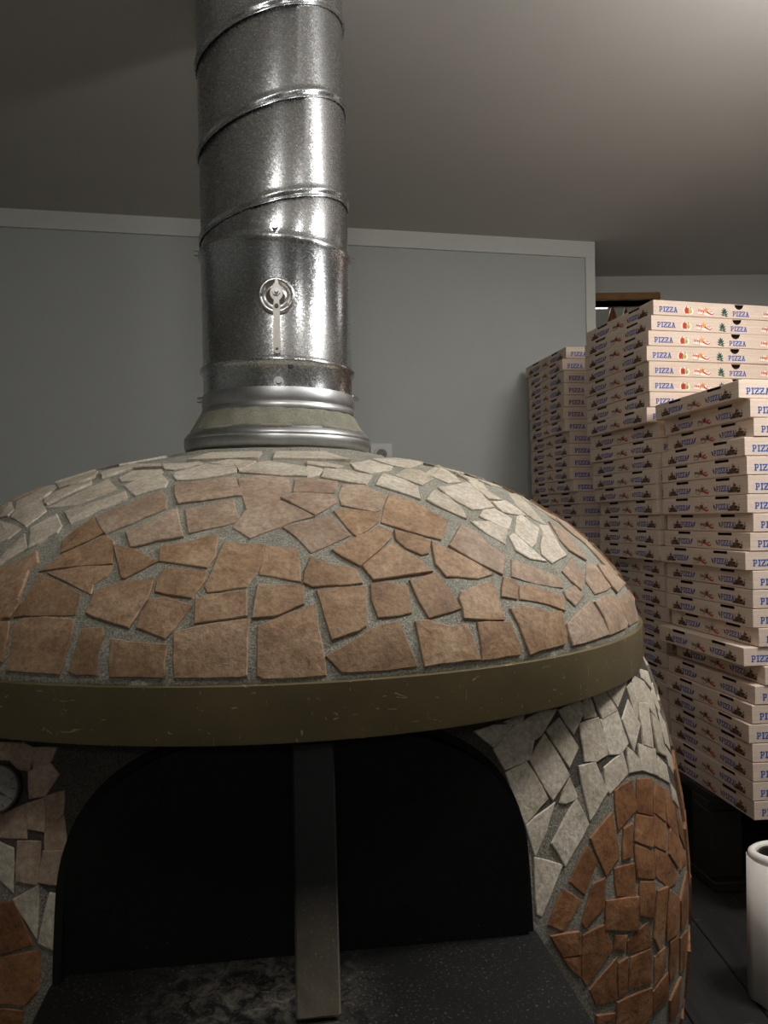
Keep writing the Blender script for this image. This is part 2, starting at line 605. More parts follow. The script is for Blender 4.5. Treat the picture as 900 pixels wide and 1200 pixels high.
mb = MB(); mb.box(wx0, wx1, 0.055, 0.060, wz0, wz1); mb.build('window_pane', GLASS, win)
mb = MB(); mb.box(0.2, 3.5, 6.2, 6.3, 0, CEIL); structure(mb.build('wall_next_room', WALL))

lp = empty('ceiling_light', (1.07, 3.83, CEIL))
tag(lp, 'small lit white ceiling light seen through the oak framed window', 'light')
mb = MB(); mb.bbox(-0.085, 0.085, -0.08, 0.08, -0.012, 0.0, 0.002); mb.build('light_frame', SHUT, lp)
mb = MB(); mb.box(-0.078, 0.078, -0.073, 0.073, -0.0135, -0.0122); mb.build('diffuser', LAMP, lp)

for dx, s_, lab in ((0.0, 1.0, 'larger amber glass drop hanging behind the oak framed window'),
                    (0.062, 0.8, 'smaller amber glass drop hanging beside the larger one behind the window')):
    g = empty('hanging_ornament', (1.085 + dx, 3.60, EYE + 0.965 + 0.02 * s_))
    tag(g, lab, 'ornament')
    mb = MB()
    mb.lathe([(0.0012, 0.0), (0.008 * s_, -0.012), (0.018 * s_, -0.045), (0.024 * s_, -0.075), (0.019 * s_, -0.10), (0.008 * s_, -0.115), (0.0005, -0.118)], 14)
    mb.build('drop', AMBER, g, True)
    mb = MB(); mb.cyl((0, 0, -0.004), (0, 0, 1), 0.0012, CEIL - (EYE + 0.965 + 0.02 * s_) + 0.004, 6); mb.build('cord', DARKMETAL, g)

# wall socket half hidden behind the flue
d = ray(446.5, 533)
t = (Vector((wa.x, wa.y, 0)).dot(wn)) / (d.x * wn.x + d.y * wn.y)
p = d * t
so = empty('wall_socket', (p.x, p.y, EYE + p.z), WRZ)
tag(so, 'white square wall socket peeking out behind the flue collar', 'socket')
mb = MB(); mb.bbox(-0.042, 0.042, -0.009, 0.0, -0.042, 0.042, 0.003)
mb.build('cover_plate', SHUT, so)
mb = MB()
n = 24
ring = lambda r, y: [(r * math.cos(2 * math.pi * i / n), y, r * math.sin(2 * math.pi * i / n)) for i in range(n)]
vs = ring(0.030, -0.0092) + ring(0.027, -0.0125) + ring(0.021, -0.0125) + ring(0.019, -0.0095)
mb.add(vs, [(j * n + i, j * n + (i + 1) % n, (j + 1) * n + (i + 1) % n, (j + 1) * n + i) for j in range(3) for i in range(n)] )
mb.build('socket_ring', SHUT, so)
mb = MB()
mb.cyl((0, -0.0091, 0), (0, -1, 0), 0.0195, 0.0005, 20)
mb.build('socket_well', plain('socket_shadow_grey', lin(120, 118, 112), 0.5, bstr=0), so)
mb = MB()
for sx in (-0.0095, 0.0095):
    mb.cyl((sx, -0.0097, 0), (0, -1, 0), 0.003, 0.0006, 10)
mb.build('pin_holes', DARKMETAL, so)

# ------------------------------------------------------------------ the work table
TZ = EYE - 0.862
table = empty('work_table', (0, 0, 0))
tag(table, 'dark board-topped work table carrying the domed oven and pizza boxes', 'table')
TA = math.radians(-11)
x = -1.05
while x < 1.55:
    wd = 0.135
    y0 = 0.70
    y1 = wall_y(x) - 0.30
    mb = MB()
    mb.bbox(-wd / 2 + 0.001, wd / 2 - 0.001, y0, y1 - 0.05, -0.03, random.uniform(-0.0008, 0.0008), 0.002)
    o = mb.build('plank', TABLEW, table, loc=(x + 0.28, 0, TZ))
    o.rotation_euler = (0, 0, -TA * 0)
    x += wd
mb = MB()
mb.box(-0.83, 1.82, 0.72, 0.78, TZ - 0.13, TZ - 0.031)
mb.box(-0.83, 1.82, 2.05, 2.11, TZ - 0.13, TZ - 0.031)
mb.build('table_frame', PALLETW, table)
for lx in (-0.82, 1.76):
    for ly in (0.72, 2.05):
        mb = MB(); mb.bbox(lx, lx + 0.06, ly, ly + 0.06, 0, TZ - 0.031, 0.003)
        mb.build('leg', PALLETW, table)

# ------------------------------------------------------------------ the oven
ZB = EYE                                  # heights below are relative to the eye
R0, ZT, HD, PP, QQ = 0.660, -0.1762, 0.303, 2.5, 1.55
RB = 0.664

def dome_z(r):
    return ZT + HD * max(0.0, 1 - (r / R0) ** PP) ** (1 / QQ)

def dome_norm(p):
    """outward normal at a point (relative to the eye height) on the dome"""
    dx, dy = p.x - OC.x, p.y - OC.y
    r = max(1e-5, math.hypot(dx, dy))
    k = max(1e-4, 1 - (r / R0) ** PP)
    dz = HD / QQ * k ** (1 / QQ - 1) * (-PP) * r ** (PP - 1) / R0 ** PP
    return Vector((-dz * dx / r, -dz * dy / r, 1)).normalized()

def dome_f(p):
    r = math.hypot(p.x - OC.x, p.y - OC.y)
    if r >= R0:
        return 1
    return p.z - dome_z(r)

BPZ = [-0.862, -0.84, -0.812, -0.771, -0.741, -0.671, -0.6, -0.569, -0.525, -0.471, -0.438, -0.39, -0.335, -0.285, -0.245, -0.19]
BPR = [0.640, 0.680, 0.703, 0.716, 0.721, 0.727, 0.7295, 0.729, 0.7285, 0.722, 0.716, 0.708, 0.696, 0.682, 0.668, 0.645]
def body_r(z):
    return float(np.interp(z, BPZ, BPR))

def recess(ang):
    """how far the front of the body steps back under the hood; ang from the cook's side, radians"""
    d_ = abs(ang - math.radians(2.0))
    k = min(1.0, max(0.0, (math.radians(56) - d_) / math.radians(40)))
    return 0.080 * k * k * (3 - 2 * k)

def body_ang(p):
    dx, dy = p.x - OC.x, p.y - OC.y
    return math.atan2(dx * RIGHT.x + dy * RIGHT.y, dx * FRONT.x + dy * FRONT.y)

def body_norm(p):
    e = 0.012
    g = Vector([(body_f(p + Vector(a)) - body_f(p - Vector(a))) for a in ((e, 0, 0), (0, e, 0), (0, 0, e))])
    return g.normalized()

def body_f(p):
    return math.hypot(p.x - OC.x, p.y - OC.y) - body_r(p.z) + recess(body_ang(p))

def shoot(f, px, py, t0=0.45, t1=1.75):
    """where the sight line meets a surface; slides inward if it just misses the outline"""
    for k in range(40):
        d = ray(px, py)
        t, dt = t0, 0.01
        prev = t
        hit = False
        while t < t1:
            if f(d * t) < 0:
                hit = True
                break
            prev = t
            t += dt
        if hit:
            a, b = prev, t
            for _ in range(18):
                m_ = (a + b) / 2
                if f(d * m_) < 0:
                    b = m_
                else:
                    a = m_
            return d * b
        px += (326 - px) * 0.006
        py += (800 - py) * 0.006
    return None

ARC_X, ARC_A, ARC_Z0, ARC_H, ARC_N = 0.0250, 0.279, -0.435, 0.197, 2.5
LEDGE_Z = -0.508
DOOR_F = 0.592
def arch_outline(inset=0.0, n=44, zb=LEDGE_Z):
    a, h = ARC_A - inset, ARC_H - inset
    pts = [(ARC_X + a, zb), (ARC_X + a, (zb + ARC_Z0) / 2)]
    for i in range(n + 1):
        t = math.pi * i / n
        cx, sx = math.cos(t), math.sin(t)
        pts.append((ARC_X + a * math.copysign(abs(cx) ** (2 / ARC_N), cx), ARC_Z0 + h * abs(sx) ** (2 / ARC_N)))
    pts += [(ARC_X - a, (zb + ARC_Z0) / 2), (ARC_X - a, zb)]
    return pts

oven = empty('pizza_oven', (OC.x, OC.y, TZ), ORZ)
tag(oven, 'large domed pizza oven clad in brown and pale stone tiles', 'oven')
def oz(z):            # eye-relative height -> oven local
    return z + EYE - TZ
INV = None

def to_local(p):
    q = Vector((p.x - OC.x, p.y - OC.y, 0))
    return Vector((q.dot(RIGHT), -q.dot(FRONT), oz(p.z)))

def dir_local(n_):
    return Vector((n_.dot(RIGHT), -n_.dot(FRONT), n_.z))

# dome shell (mortar) -------------------------------------------------
rng = random.Random(5)
def lump(r, z, a):
    return 0.0016 * math.sin(a * 17 + r * 60) * math.sin(a * 9 + r * 37)
prof = [(R0 - 0.012, oz(ZT) - 0.02)]
for i in range(41):
    k = i / 40
    r = R0 * math.sin((1 - k) * math.pi / 2)
    rr = max(0.001, r - 0.0020)
    prof.append((rr, oz(dome_z(r)) - 0.0020 * (1 - r / R0)))
mb = MB()
mb.lathe(prof, 120, zoff=lambda r, z, a: lump(r, z, a), cap0=True, cap1=True)
dome = mb.build('dome', MORTAR, oven, True)

# bed of mortar round the foot of the flue
mb = MB()
jb = lambda r, z, a: 0.004 * math.sin(a * 5 + 1) + 0.003 * math.sin(a * 13)
mb.lathe([(0.216, oz(dome_z(0.216)) - 0.006), (0.205, oz(dome_z(0.205)) + 0.004), (0.185, oz(0.1245)), (0.172, oz(0.1255)), (0.163, oz(0.1245)), (0.158, oz(0.1215)), (0.155, oz(0.115))], 72, jit=jb)
mb.build('mortar_bed', MORTAR, oven, True)

# steel band round the hood
zt, zb = -0.1762, -0.2400
mb = MB()
mb.lathe([(RB - 0.010, oz(zb) + 0.001), (RB, oz(zb)), (RB + 0.0005, oz(zb) + 0.002), (RB + 0.0005, oz(zt) - 0.001), (RB - 0.001, oz(zt)), (RB - 0.006, oz(zt)), (RB - 0.010, oz(zt) - 0.004), (RB - 0.010, oz(zb) + 0.001)], 160)
sharp(mb.build('steel_band', BAND, oven), 40)
mb = MB()
mb.lathe([(RB - 0.011, oz(zb) + 0.006), (0.40, oz(zb) + 0.006), (0.40, oz(zb) + 0.012), (RB - 0.011, oz(zb) + 0.012)], 96)
mb.build('hood_underside', SOOT, oven)
mb = MB()
mb.lathe([(RB - 0.0065, oz(zt) - 0.003), (R0 - 0.004, oz(zt) + 0.006), (R0 - 0.013, oz(zt) + 0.017), (R0 - 0.02, oz(zt) + 0.012)], 160,
         jit=lambda r, z, a: 0.0012 * math.sin(a * 41) + 0.0009 * math.sin(a * 97 + 1))
mb.build('mortar_fillet', MORTAR, oven, True)

# body with the arched mouth cut out ----------------------------------
mb = MB()
prof = [(body_r(z) - 0.0016, oz(z)) for z in np.linspace(-0.861, -0.236, 40)]
mb.lathe(prof, 180, cap0=True, cap1=True, jit=lambda r, z, a: -recess(math.atan2(math.cos(a), -math.sin(a))))
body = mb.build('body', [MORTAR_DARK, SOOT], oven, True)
cut = MB()
ao = arch_outline(zb=LEDGE_Z - 0.03)
ns = len(ao)
vs = [(x_, -0.95, oz(z_)) for x_, z_ in ao] + [(x_, -0.36, oz(z_)) for x_, z_ in ao]
cut.add(vs, [tuple(range(ns)), tuple(range(2 * ns - 1, ns - 1, -1))] + [(i, ns + i, ns + (i + 1) % ns, (i + 1) % ns) for i in range(ns)], 0)
co_ = cut.build('cutter', [SOOT], oven)
bm = bmesh.new(); bm.from_mesh(co_.data); bmesh.ops.recalc_face_normals(bm, faces=bm.faces); bm.to_mesh(co_.data); bm.free()
md = body.modifiers.new('mouth', 'BOOLEAN')
md.object, md.operation, md.solver = co_, 'DIFFERENCE', 'EXACT'
try:
    md.material_mode = 'TRANSFER'
except Exception:
    pass
bpy.context.view_layer.update()
dg = bpy.context.evaluated_depsgraph_get()
me2 = bpy.data.meshes.new_from_object(body.evaluated_get(dg))
body.modifiers.clear()
body.data = me2
me2.name = 'body'
me2.set_sharp_from_angle(angle=math.radians(40))
bpy.data.objects.remove(co_)

# black steel lining of the mouth
def strip(outline, d0, d1, th):
    """bent sheet that follows an outline: front edge depth d0(x,z), back depth d1"""
    m_ = MB()
    n_ = len(outline)
    inn = []
    for i, (x_, z_) in enumerate(outline):
        a, b = outline[max(0, i - 1)], outline[min(n_ - 1, i + 1)]
        tx, tz = b[0] - a[0], b[1] - a[1]
        l_ = math.hypot(tx, tz)
        inn.append((x_ - tz / l_ * th, z_ + tx / l_ * th))
    rows = []
    for (o_, i_) in zip(outline, inn):
        f0 = d0(o_[0], o_[1])
        rows.append([(o_[0], -f0, oz(o_[1])), (i_[0], -f0, oz(i_[1])), (i_[0], -d1, oz(i_[1])), (o_[0], -d1, oz(o_[1]))])
    vs_ = [v for r_ in rows for v in r_]
    fs_ = []
    for i in range(n_ - 1):
        for k in range(4):
            fs_.append((i * 4 + k, i * 4 + (k + 1) % 4, (i + 1) * 4 + (k + 1) % 4, (i + 1) * 4 + k))
    fs_ += [(0, 3, 2, 1), ((n_ - 1) * 4, (n_ - 1) * 4 + 1, (n_ - 1) * 4 + 2, (n_ - 1) * 4 + 3)]
    m_.add(vs_, fs_)
    return m_

def body_front(x_, z_):
    f_ = math.sqrt(max(0.0, body_r(z_) ** 2 - x_ ** 2))
    for _ in range(4):
        rr_ = body_r(z_) - recess(math.atan2(x_, f_))
        f_ = math.sqrt(max(0.0, rr_ ** 2 - x_ ** 2))
    return f_
strip(arch_outline(0.0005), lambda a, b: body_front(a, b) + 0.002, 0.50, 0.009).build('mouth_lining', SOOT, oven)

# stone ledge in front of the mouth
mb = MB()
LX0, LX1 = ARC_X - ARC_A - 0.003, ARC_X + ARC_A + 0.005
mb.bbox(LX0, LX1, -0.93, -0.37, oz(LEDGE_Z) - 0.055, oz(LEDGE_Z), 0.004)
mb.build('ledge', LEDGE, oven)

# thermometer at the left of the mouth
pt = shoot(body_f, 1, 923)
nl = dir_local((body_norm(pt) + Vector((0.18, -0.1, 0))).normalized())
lc = to_local(pt)
th = empty('thermometer', lc)
th.parent = oven
th.rotation_mode = 'QUATERNION'
th.rotation_quaternion = nl.to_track_quat('Z', 'Y')
mb = MB(); mb.lathe([(0.026, -0.008), (0.0275, 0.012), (0.0285, 0.0155), (0.0275, 0.0175), (0.0255, 0.0175), (0.025, 0.0150)], 40)
sharp(mb.build('bezel', DARKMETAL, th))
mb = MB(); mb.cyl((0, 0, 0.0), (0, 0, 1), 0.0253, 0.0152, 40); mb.build('dial', plain('grey_dial', lin(132, 128, 118), 0.5, var=0.25, nscale=120), th)
mb = MB()
for k in range(9):
    a = math.radians(-210 + 30 * k + 0) 
    ca, sa = math.cos(a), math.sin(a)
    mb.add([(0.019 * ca - 0.0006 * sa, 0.019 * sa + 0.0006 * ca, 0.0156), (0.019 * ca + 0.0006 * sa, 0.019 * sa - 0.0006 * ca, 0.0156),
            (0.0235 * ca + 0.0006 * sa, 0.0235 * sa - 0.0006 * ca, 0.0156), (0.0235 * ca - 0.0006 * sa, 0.0235 * sa + 0.0006 * ca, 0.0156)], [(0, 1, 2, 3)])
mb.build('scale_marks', DARKMETAL, th)
mb = MB()
mb.cyl((0, 0, 0.0152), (0, 0, 1), 0.0042, 0.0018, 12)
mb.add([(-0.002, 0.0, 0.0162), (0.002, 0.0, 0.0162), (0.016, -0.009, 0.0162), (-0.0015, -0.003, 0.0162)], [(0, 3, 2, 1)])
mb.build('pointer', DARKMETAL, th)

# ------------------------------------------------------------------ stone tiles, each laid on the curved surface
trng = random.Random(21)
placed = []
def lay_tile(pix, f, nf, mat, parent, thick=0.0009, name='stone_tile', seg=14.0, jitter=0.8, flatk=0.35, grow=0.0009):
    # pix: outline in frame pixels
    pts = []
    n_ = len(pix)
    for i in range(n_):
        a, b = pix[i], pix[(i + 1) % n_]
        l_ = math.hypot(b[0] - a[0], b[1] - a[1])
        k = max(1, min(3, int(round(l_ / seg))))
        for j in range(k):
            t = j / k
            nx, ny = -(b[1] - a[1]) / (l_ + 1e-6), (b[0] - a[0]) / (l_ + 1e-6)
            jj = trng.uniform(-jitter, jitter) * (1 if j else 0.4) * min(1, l_ / 30)
            pts.append((a[0] + (b[0] - a[0]) * t + nx * jj, a[1] + (b[1] - a[1]) * t + ny * jj))
    P3 = []
    for q in pts:
        h = shoot(f, *q)
        if h is not None:
            P3.append(h)
    if len(P3) < 3:
        return None
    tile_from_points(P3, nf, mat, parent, thick, name, 0.009, flatk, grow, f)

def tile_from_points(P3, nf, mat, parent, thick, name, sink=0.009, flatk=0.35, grow=0.0009, f=None):
    c = sum(P3, Vector()) / len(P3)
    nn = sum((nf(q) for q in P3), Vector()).normalized()
    t1 = nn.orthogonal().normalized()
    tilt = (t1 * trng.uniform(-1, 1) + nn.cross(t1) * trng.uniform(-1, 1)) * (0.018 if flatk > 0.2 else 0.008)
    nt = (nn + tilt).normalized()
    # outline orientation
    area = Vector()
    for i in range(len(P3)):
        area += (P3[i] - c).cross(P3[(i + 1) % len(P3)] - c)
    if area.dot(nn) < 0:
        P3 = P3[::-1]
    bot, mid, top = [], [], []
    up = thick + trng.uniform(-0.0009, 0.0013)
    for q in P3:
        h = (q - c).dot(nt)
        flat = q - nt * h * flatk
        rad = (q - c)
        l_ = rad.length + 1e-6
        ins = min(0.0012, l_ * 0.1)
        q = q + rad / l_ * grow
        flat = flat + rad / l_ * grow
        bot.append(q - nf(q) * sink)
        mid.append(flat + nt * (up - 0.0009))
        top.append(flat - rad / l_ * ins + nt * up)
    k = len(P3)
    placed.append((c.copy(), max((q - c).length for q in P3)))
    L0 = to_local(c)
    # the middle of the stone keeps part of the swell of the dome beneath it
    sag = 0.0
    while f is not None and sag < 0.03 and f(c + nn * sag) < 0:
        sag += 0.0005
    inner = [t_ + (c - t_) * 0.5 + nt * (up * 0.5 + sag * 0.75 - (t_ - c).dot(nt) * 0.0) for t_ in top]
    inner = [v - nt * ((v - c).dot(nt) - (up + sag * (1 - 0.5 * flatk) * 0.78)) * 0.8 for v in inner]
    vs_ = [to_local(v) - L0 for v in bot + mid + top + inner] + [to_local(c + nt * (up + sag * (1 - 0.5 * flatk) + 0.0003)) - L0]
    fs_ = []
    for i in range(k):
        j = (i + 1) % k
        fs_.append((i, j, k + j, k + i))
        fs_.append((k + i, k + j, 2 * k + j, 2 * k + i))
        fs_.append((2 * k + i, 2 * k + j, 3 * k + j, 3 * k + i))
        fs_.append((3 * k + i, 3 * k + j, 4 * k))
    return mesh_obj(name, vs_, fs_, mat, parent, loc=L0)

def crop(ox, oy, s):
    return lambda pts: [(ox + x_ / s, oy + y_ / s) for x_, y_ in pts]
CA, CB, CC, CD = crop(0, 500, 4.5), crop(180, 510, 4.5), crop(360, 510, 4.5), crop(540, 530, 4.09)
CE, CF, CG, CH = crop(0, 660, 4.5), crop(180, 660, 4.5), crop(360, 660, 4.5), crop(540, 660, 4.09)
CP, CQ, CS, CL = crop(570, 780, 4.5), crop(650, 780, 5.294), crop(600, 900, 4.0), crop(0, 860, 3.533)

DOME_TILES = [
 (PALE, CA, [(245,430),(420,345),(570,280),(620,335),(500,375),(390,415)]),
 (PALE, CA, [(340,450),(500,395),(660,345),(670,378),(560,425),(375,513),(355,475)]),
 (PALE, CA, [(165,535),(300,465),(325,525),(300,560),(155,640),(160,590)]),
 (PALE, CA, [(20,670),(130,565),(140,640),(0,730),(0,700)]),
 (PALE, CA, [(95,420),(215,380),(245,445),(135,525),(60,475)]),
 (PALE, CA, [(90,395),(170,355),(280,300),(300,320),(230,370),(85,435)]),
 (PALE, CA, [(240,380),(300,345),(480,285),(480,300),(250,410),(235,405)]),
 (PALE, CA, [(300,300),(400,250),(480,222),(515,238),(500,265),(310,325)]),
 (PALE, CA, [(630,270),(700,235),(850,225),(860,240),(700,285),(640,290)]),
 (PALE, CA, [(655,310),(720,280),(850,250),(885,290),(870,320),(715,362),(690,345)]),
 (PALE, CA, [(530,245),(700,200),(845,200),(850,215),(700,222),(540,268)]),
 (PALE, CA, [(0,500),(80,520),(110,535),(40,590),(0,610)]),
 (PALE, CA, [(0,420),(60,400),(75,440),(40,470),(0,480)]),
 (PINK, CA, [(505,480),(640,420),(850,340),(880,380),(870,430),(760,475),(560,565),(535,540)]),
 (BROWN, CA, [(330,600),(360,570),(490,480),(540,560),(460,600),(320,665)]),
 (PINK, CA, [(665,555),(800,500),(935,432),(965,580),(830,600),(690,635)]),
 (BROWN, CA, [(205,765),(330,670),(560,575),(595,600),(590,720),(380,735)]),
 (BROWN, CA, [(600,625),(700,645),(835,710),(660,800),(640,800)]),
 (BROWN, CA, [(250,770),(430,735),(600,730),(560,790),(490,830),(480,885),(380,830)]),
 (BROWN, CA, [(0,750),(140,690),(195,660),(200,720),(150,760),(120,850),(100,900),(0,960)]),
 (BROWN, CE, [(205,55),(320,105),(425,165),(410,215),(395,275),(130,275),(70,285),(130,190)]),
 (BROWN, CE, [(455,265),(500,150),(640,105),(815,80),(780,180),(680,340),(545,300)]),
 (BROWN, CE, [(790,190),(870,185),(1015,225),(870,400),(720,340),(740,290)]),
 (BROWN, CE, [(100,300),(240,285),(390,295),(370,400),(310,585),(30,565),(60,420),(70,340)]),
 (BROWN, CE, [(430,350),(540,340),(545,380),(510,480),(505,590),(400,590),(360,570),(390,480)]),
 (BROWN, CE, [(590,400),(680,415),(885,430),(865,520),(870,590),(860,605),(580,600),(575,530)]),
 (BROWN, CE, [(-60,310),(50,310),(40,400),(10,520),(-60,540)]),
 (BROWN, CE, [(0,200),(90,170),(105,215),(50,285),(0,290)]),
 (BROWN, CF, [(60,25),(280,50),(265,100),(200,185),(10,150),(20,90)]),
 (BROWN, CF, [(220,190),(300,165),(490,145),(490,275),(295,305),(215,320)]),
 (BROWN, CF, [(550,115),(790,120),(790,215),(640,280),(520,290),(530,220)]),
 (BROWN, CF, [(105,365),(240,330),(510,295),(490,400),(490,590),(470,600),(110,605),(100,500)]),
 (BROWN, CF, [(550,330),(700,270),(850,220),(870,350),(900,490),(910,590),(700,605),(580,610),(545,590)]),
 (PINK, CB, [(110,265),(300,235),(425,220),(465,315),(300,335),(130,360),(110,310)]),
 (PINK, CB, [(165,390),(420,340),(440,420),(460,450),(185,515)]),
 (PINK, CB, [(445,230),(560,210),(710,225),(720,290),(660,340),(490,400),(460,300)]),
 (PINK, CB, [(480,400),(670,345),(850,430),(720,460),(620,500),(510,545),(420,490)]),
 (BROWN, CB, [(35,590),(150,570),(315,525),(340,540),(325,640),(280,700),(30,665)]),
 (BROWN, CB, [(370,570),(585,575),(565,680),(490,800),(285,830),(270,800),(320,690)]),
 (BROWN, CB, [(592,580),(760,600),(775,770),(640,745),(555,735)]),
 (PINK, CB, [(680,485),(800,460),(935,425),(1035,530),(900,590),(830,620),(745,530)]),
 (PINK, CB, [(745,235),(820,225),(970,245),(955,308),(735,298)]),
 (PINK, CB, [(670,330),(740,305),(930,315),(965,355),(850,425),(760,375)]),
 (PALE, CB, [(110,200),(280,155),(440,160),(435,200),(200,235),(125,240),(105,220)]),
 (PALE, CB, [(450,195),(560,140),(600,135),(780,160),(870,185),(820,215),(600,205)]),
 (PALE, CB, [(60,182),(45,158),(240,142),(270,155),(110,185)]),
 (PALE, CB, [(290,152),(400,132),(540,142),(450,190),(430,165)]),
 (PALE, CC, [(0,160),(95,180),(60,210),(0,222)]),
 (PALE, CC, [(90,180),(200,185),(345,215),(310,262),(200,245),(75,225)]),
 (PALE, CC, [(400,205),(520,240),(580,275),(595,340),(480,300),(360,265),(375,240)]),
 (PALE, CC, [(520,180),(600,190),(665,230),(605,265),(540,240),(465,215)]),
 (PALE, CC, [(620,200),(690,165),(770,205),(810,245),(740,250)]),
 (PALE, CC, [(690,275),(840,250),(900,285),(985,375),(870,392),(790,345)]),
 (PALE, CC, [(665,290),(740,320),(820,390),(840,440),(740,395),(630,340)]),
 (PALE, CC, [(230,152),(330,137),(450,170),(440,190),(330,207),(250,182)]),
 (PALE, CC, [(340,128),(470,118),(620,150),(540,178),(450,162)]),
 (PALE, CC, [(0,140),(100,150),(195,170),(150,176),(0,156)]),
 (PALE, CC, [(790,205),(900,237),(900,265),(860,242)]),
 (PALE, CC, [(710,167),(800,182),(900,210),(900,222),(785,200)]),
 (PALE, CC, [(500,118),(620,132),(740,158),(640,148)]),
 (PINK, CC, [(185,265),(300,265),(420,320),(385,395),(350,405),(180,370),(165,320)]),
 (BROWN, CC, [(140,400),(200,390),(385,410),(375,455),(260,535),(220,500)]),
 (BROWN, CC, [(430,315),(560,350),(740,450),(705,550),(560,510),(390,460),(405,380)]),
 (BROWN, CC, [(380,480),(450,515),(440,545),(280,690),(130,605),(230,550)]),
 (BROWN, CC, [(460,500),(560,520),(650,560),(640,620),(600,630),(520,595),(470,550)]),
 (BROWN, CC, [(450,570),(560,640),(660,720),(350,765),(290,690)]),
 (BROWN, CC, [(655,560),(760,605),(900,680),(975,735),(900,755),(735,745),(680,680)]),
 (PINK, CC, [(810,475),(900,515),(953,574),(1047,640),(1030,737),(909,673),(750,580)]),
 (BROWN, CC, [(20,640),(120,680),(255,705),(290,780),(30,800),(-20,775),(-15,720)]),
 (BROWN, CG, [(50,145),(180,130),(305,125),(310,330),(270,355),(130,405),(90,280)]),
 (BROWN, CG, [(335,110),(430,100),(530,120),(550,260),(480,275),(375,285),(340,190)]),
 (BROWN, CG, [(540,90),(680,50),(760,160),(810,240),(640,290),(590,200)]),
 (BROWN, CG, [(100,490),(240,410),(340,345),(480,305),(530,420),(580,545),(360,570),(180,575)]),
 (BROWN, CG, [(570,310),(640,300),(760,335),(840,320),(885,430),(914,508),(700,530),(620,545),(600,450)]),
 (BROWN, CH, [(0,140),(150,90),(185,190),(205,275),(15,265),(10,215),(-8,170)]),
 (BROWN, CH, [(80,285),(240,280),(290,400),(285,440),(105,465),(100,380)]),
 (BROWN, CH, [(235,220),(300,205),(420,235),(480,230),(510,340),(500,390),(380,420),(330,440),(280,300)]),
 (PINK, CH, [(510,290),(620,180),(680,270),(710,340),(600,380),(535,395),(520,340)]),
 (PINK, CH, [(640,185),(700,150),(750,170),(800,290),(790,310),(715,345),(690,260)]),
 (PINK, CH, [(755,178),(800,130),(855,210),(850,275),(810,300),(780,230)]),
 (BROWN, CD, [(195,690),(205,600),(250,612),(275,640),(270,705)]),
 (BROWN, CD, [(280,640),(340,640),(490,690),(500,760),(420,730),(285,705)]),
 (PINK, CD, [(245,515),(360,550),(480,600),(490,650),(380,635),(245,595)]),
 (PINK, CD, [(485,570),(530,505),(590,590),(580,660)]),
 (PINK, CD, [(495,665),(545,640),(590,685),(550,735),(510,700)]),
 (PALE, CD, [(50,330),(130,328),(225,372),(212,440),(130,390)]),
 (PALE, CD, [(90,305),(110,275),(160,270),(245,320),(230,370),(150,335)]),
 (PALE, CD, [(265,310),(290,300),(375,365),(360,440),(340,455),(260,385)]),
 (PALE, CD, [(232,405),(255,390),(340,465),(410,525),(330,510),(265,470)]),
 (PALE, CD, [(380,450),(388,400),(460,440),(505,495),(435,535),(385,490)]),
 (PALE, CD, [(375,345),(420,350),(475,445),(400,398)]),
 (PALE, CD, [(150,240),(210,235),(280,280),(310,305),(200,290)]),
 (PALE, CD, [(225,195),(270,195),(330,250),(410,350),(350,320),(280,270)]),
 (PALE, CD, [(30,140),(100,150),(130,190),(195,230),(130,222),(60,170)]),
 (PALE, CD, [(205,172),(290,195),(335,240),(265,190)]),
 (PALE, CD, [(105,105),(185,145),(200,168),(145,158)]),
 (PINK, CD, [(420,335),(500,380),(600,520),(520,470),(475,420)]),
 (PINK, CD, [(455,320),(560,375),(690,515),(745,600),(690,540),(600,440)]),
 (PINK, CD, [(605,535),(645,540),(720,645),(700,660),(645,680),(600,620)]),
 (PINK, CD, [(655,540),(690,545),(785,632),(750,672),(725,645)]),
 (PINK, CD, [(340,250),(430,310),(560,372),(450,305)]),
]
for mt, cr, pts in DOME_TILES:
    lay_tile(cr(pts), dome_f, dome_norm, mt, dome)

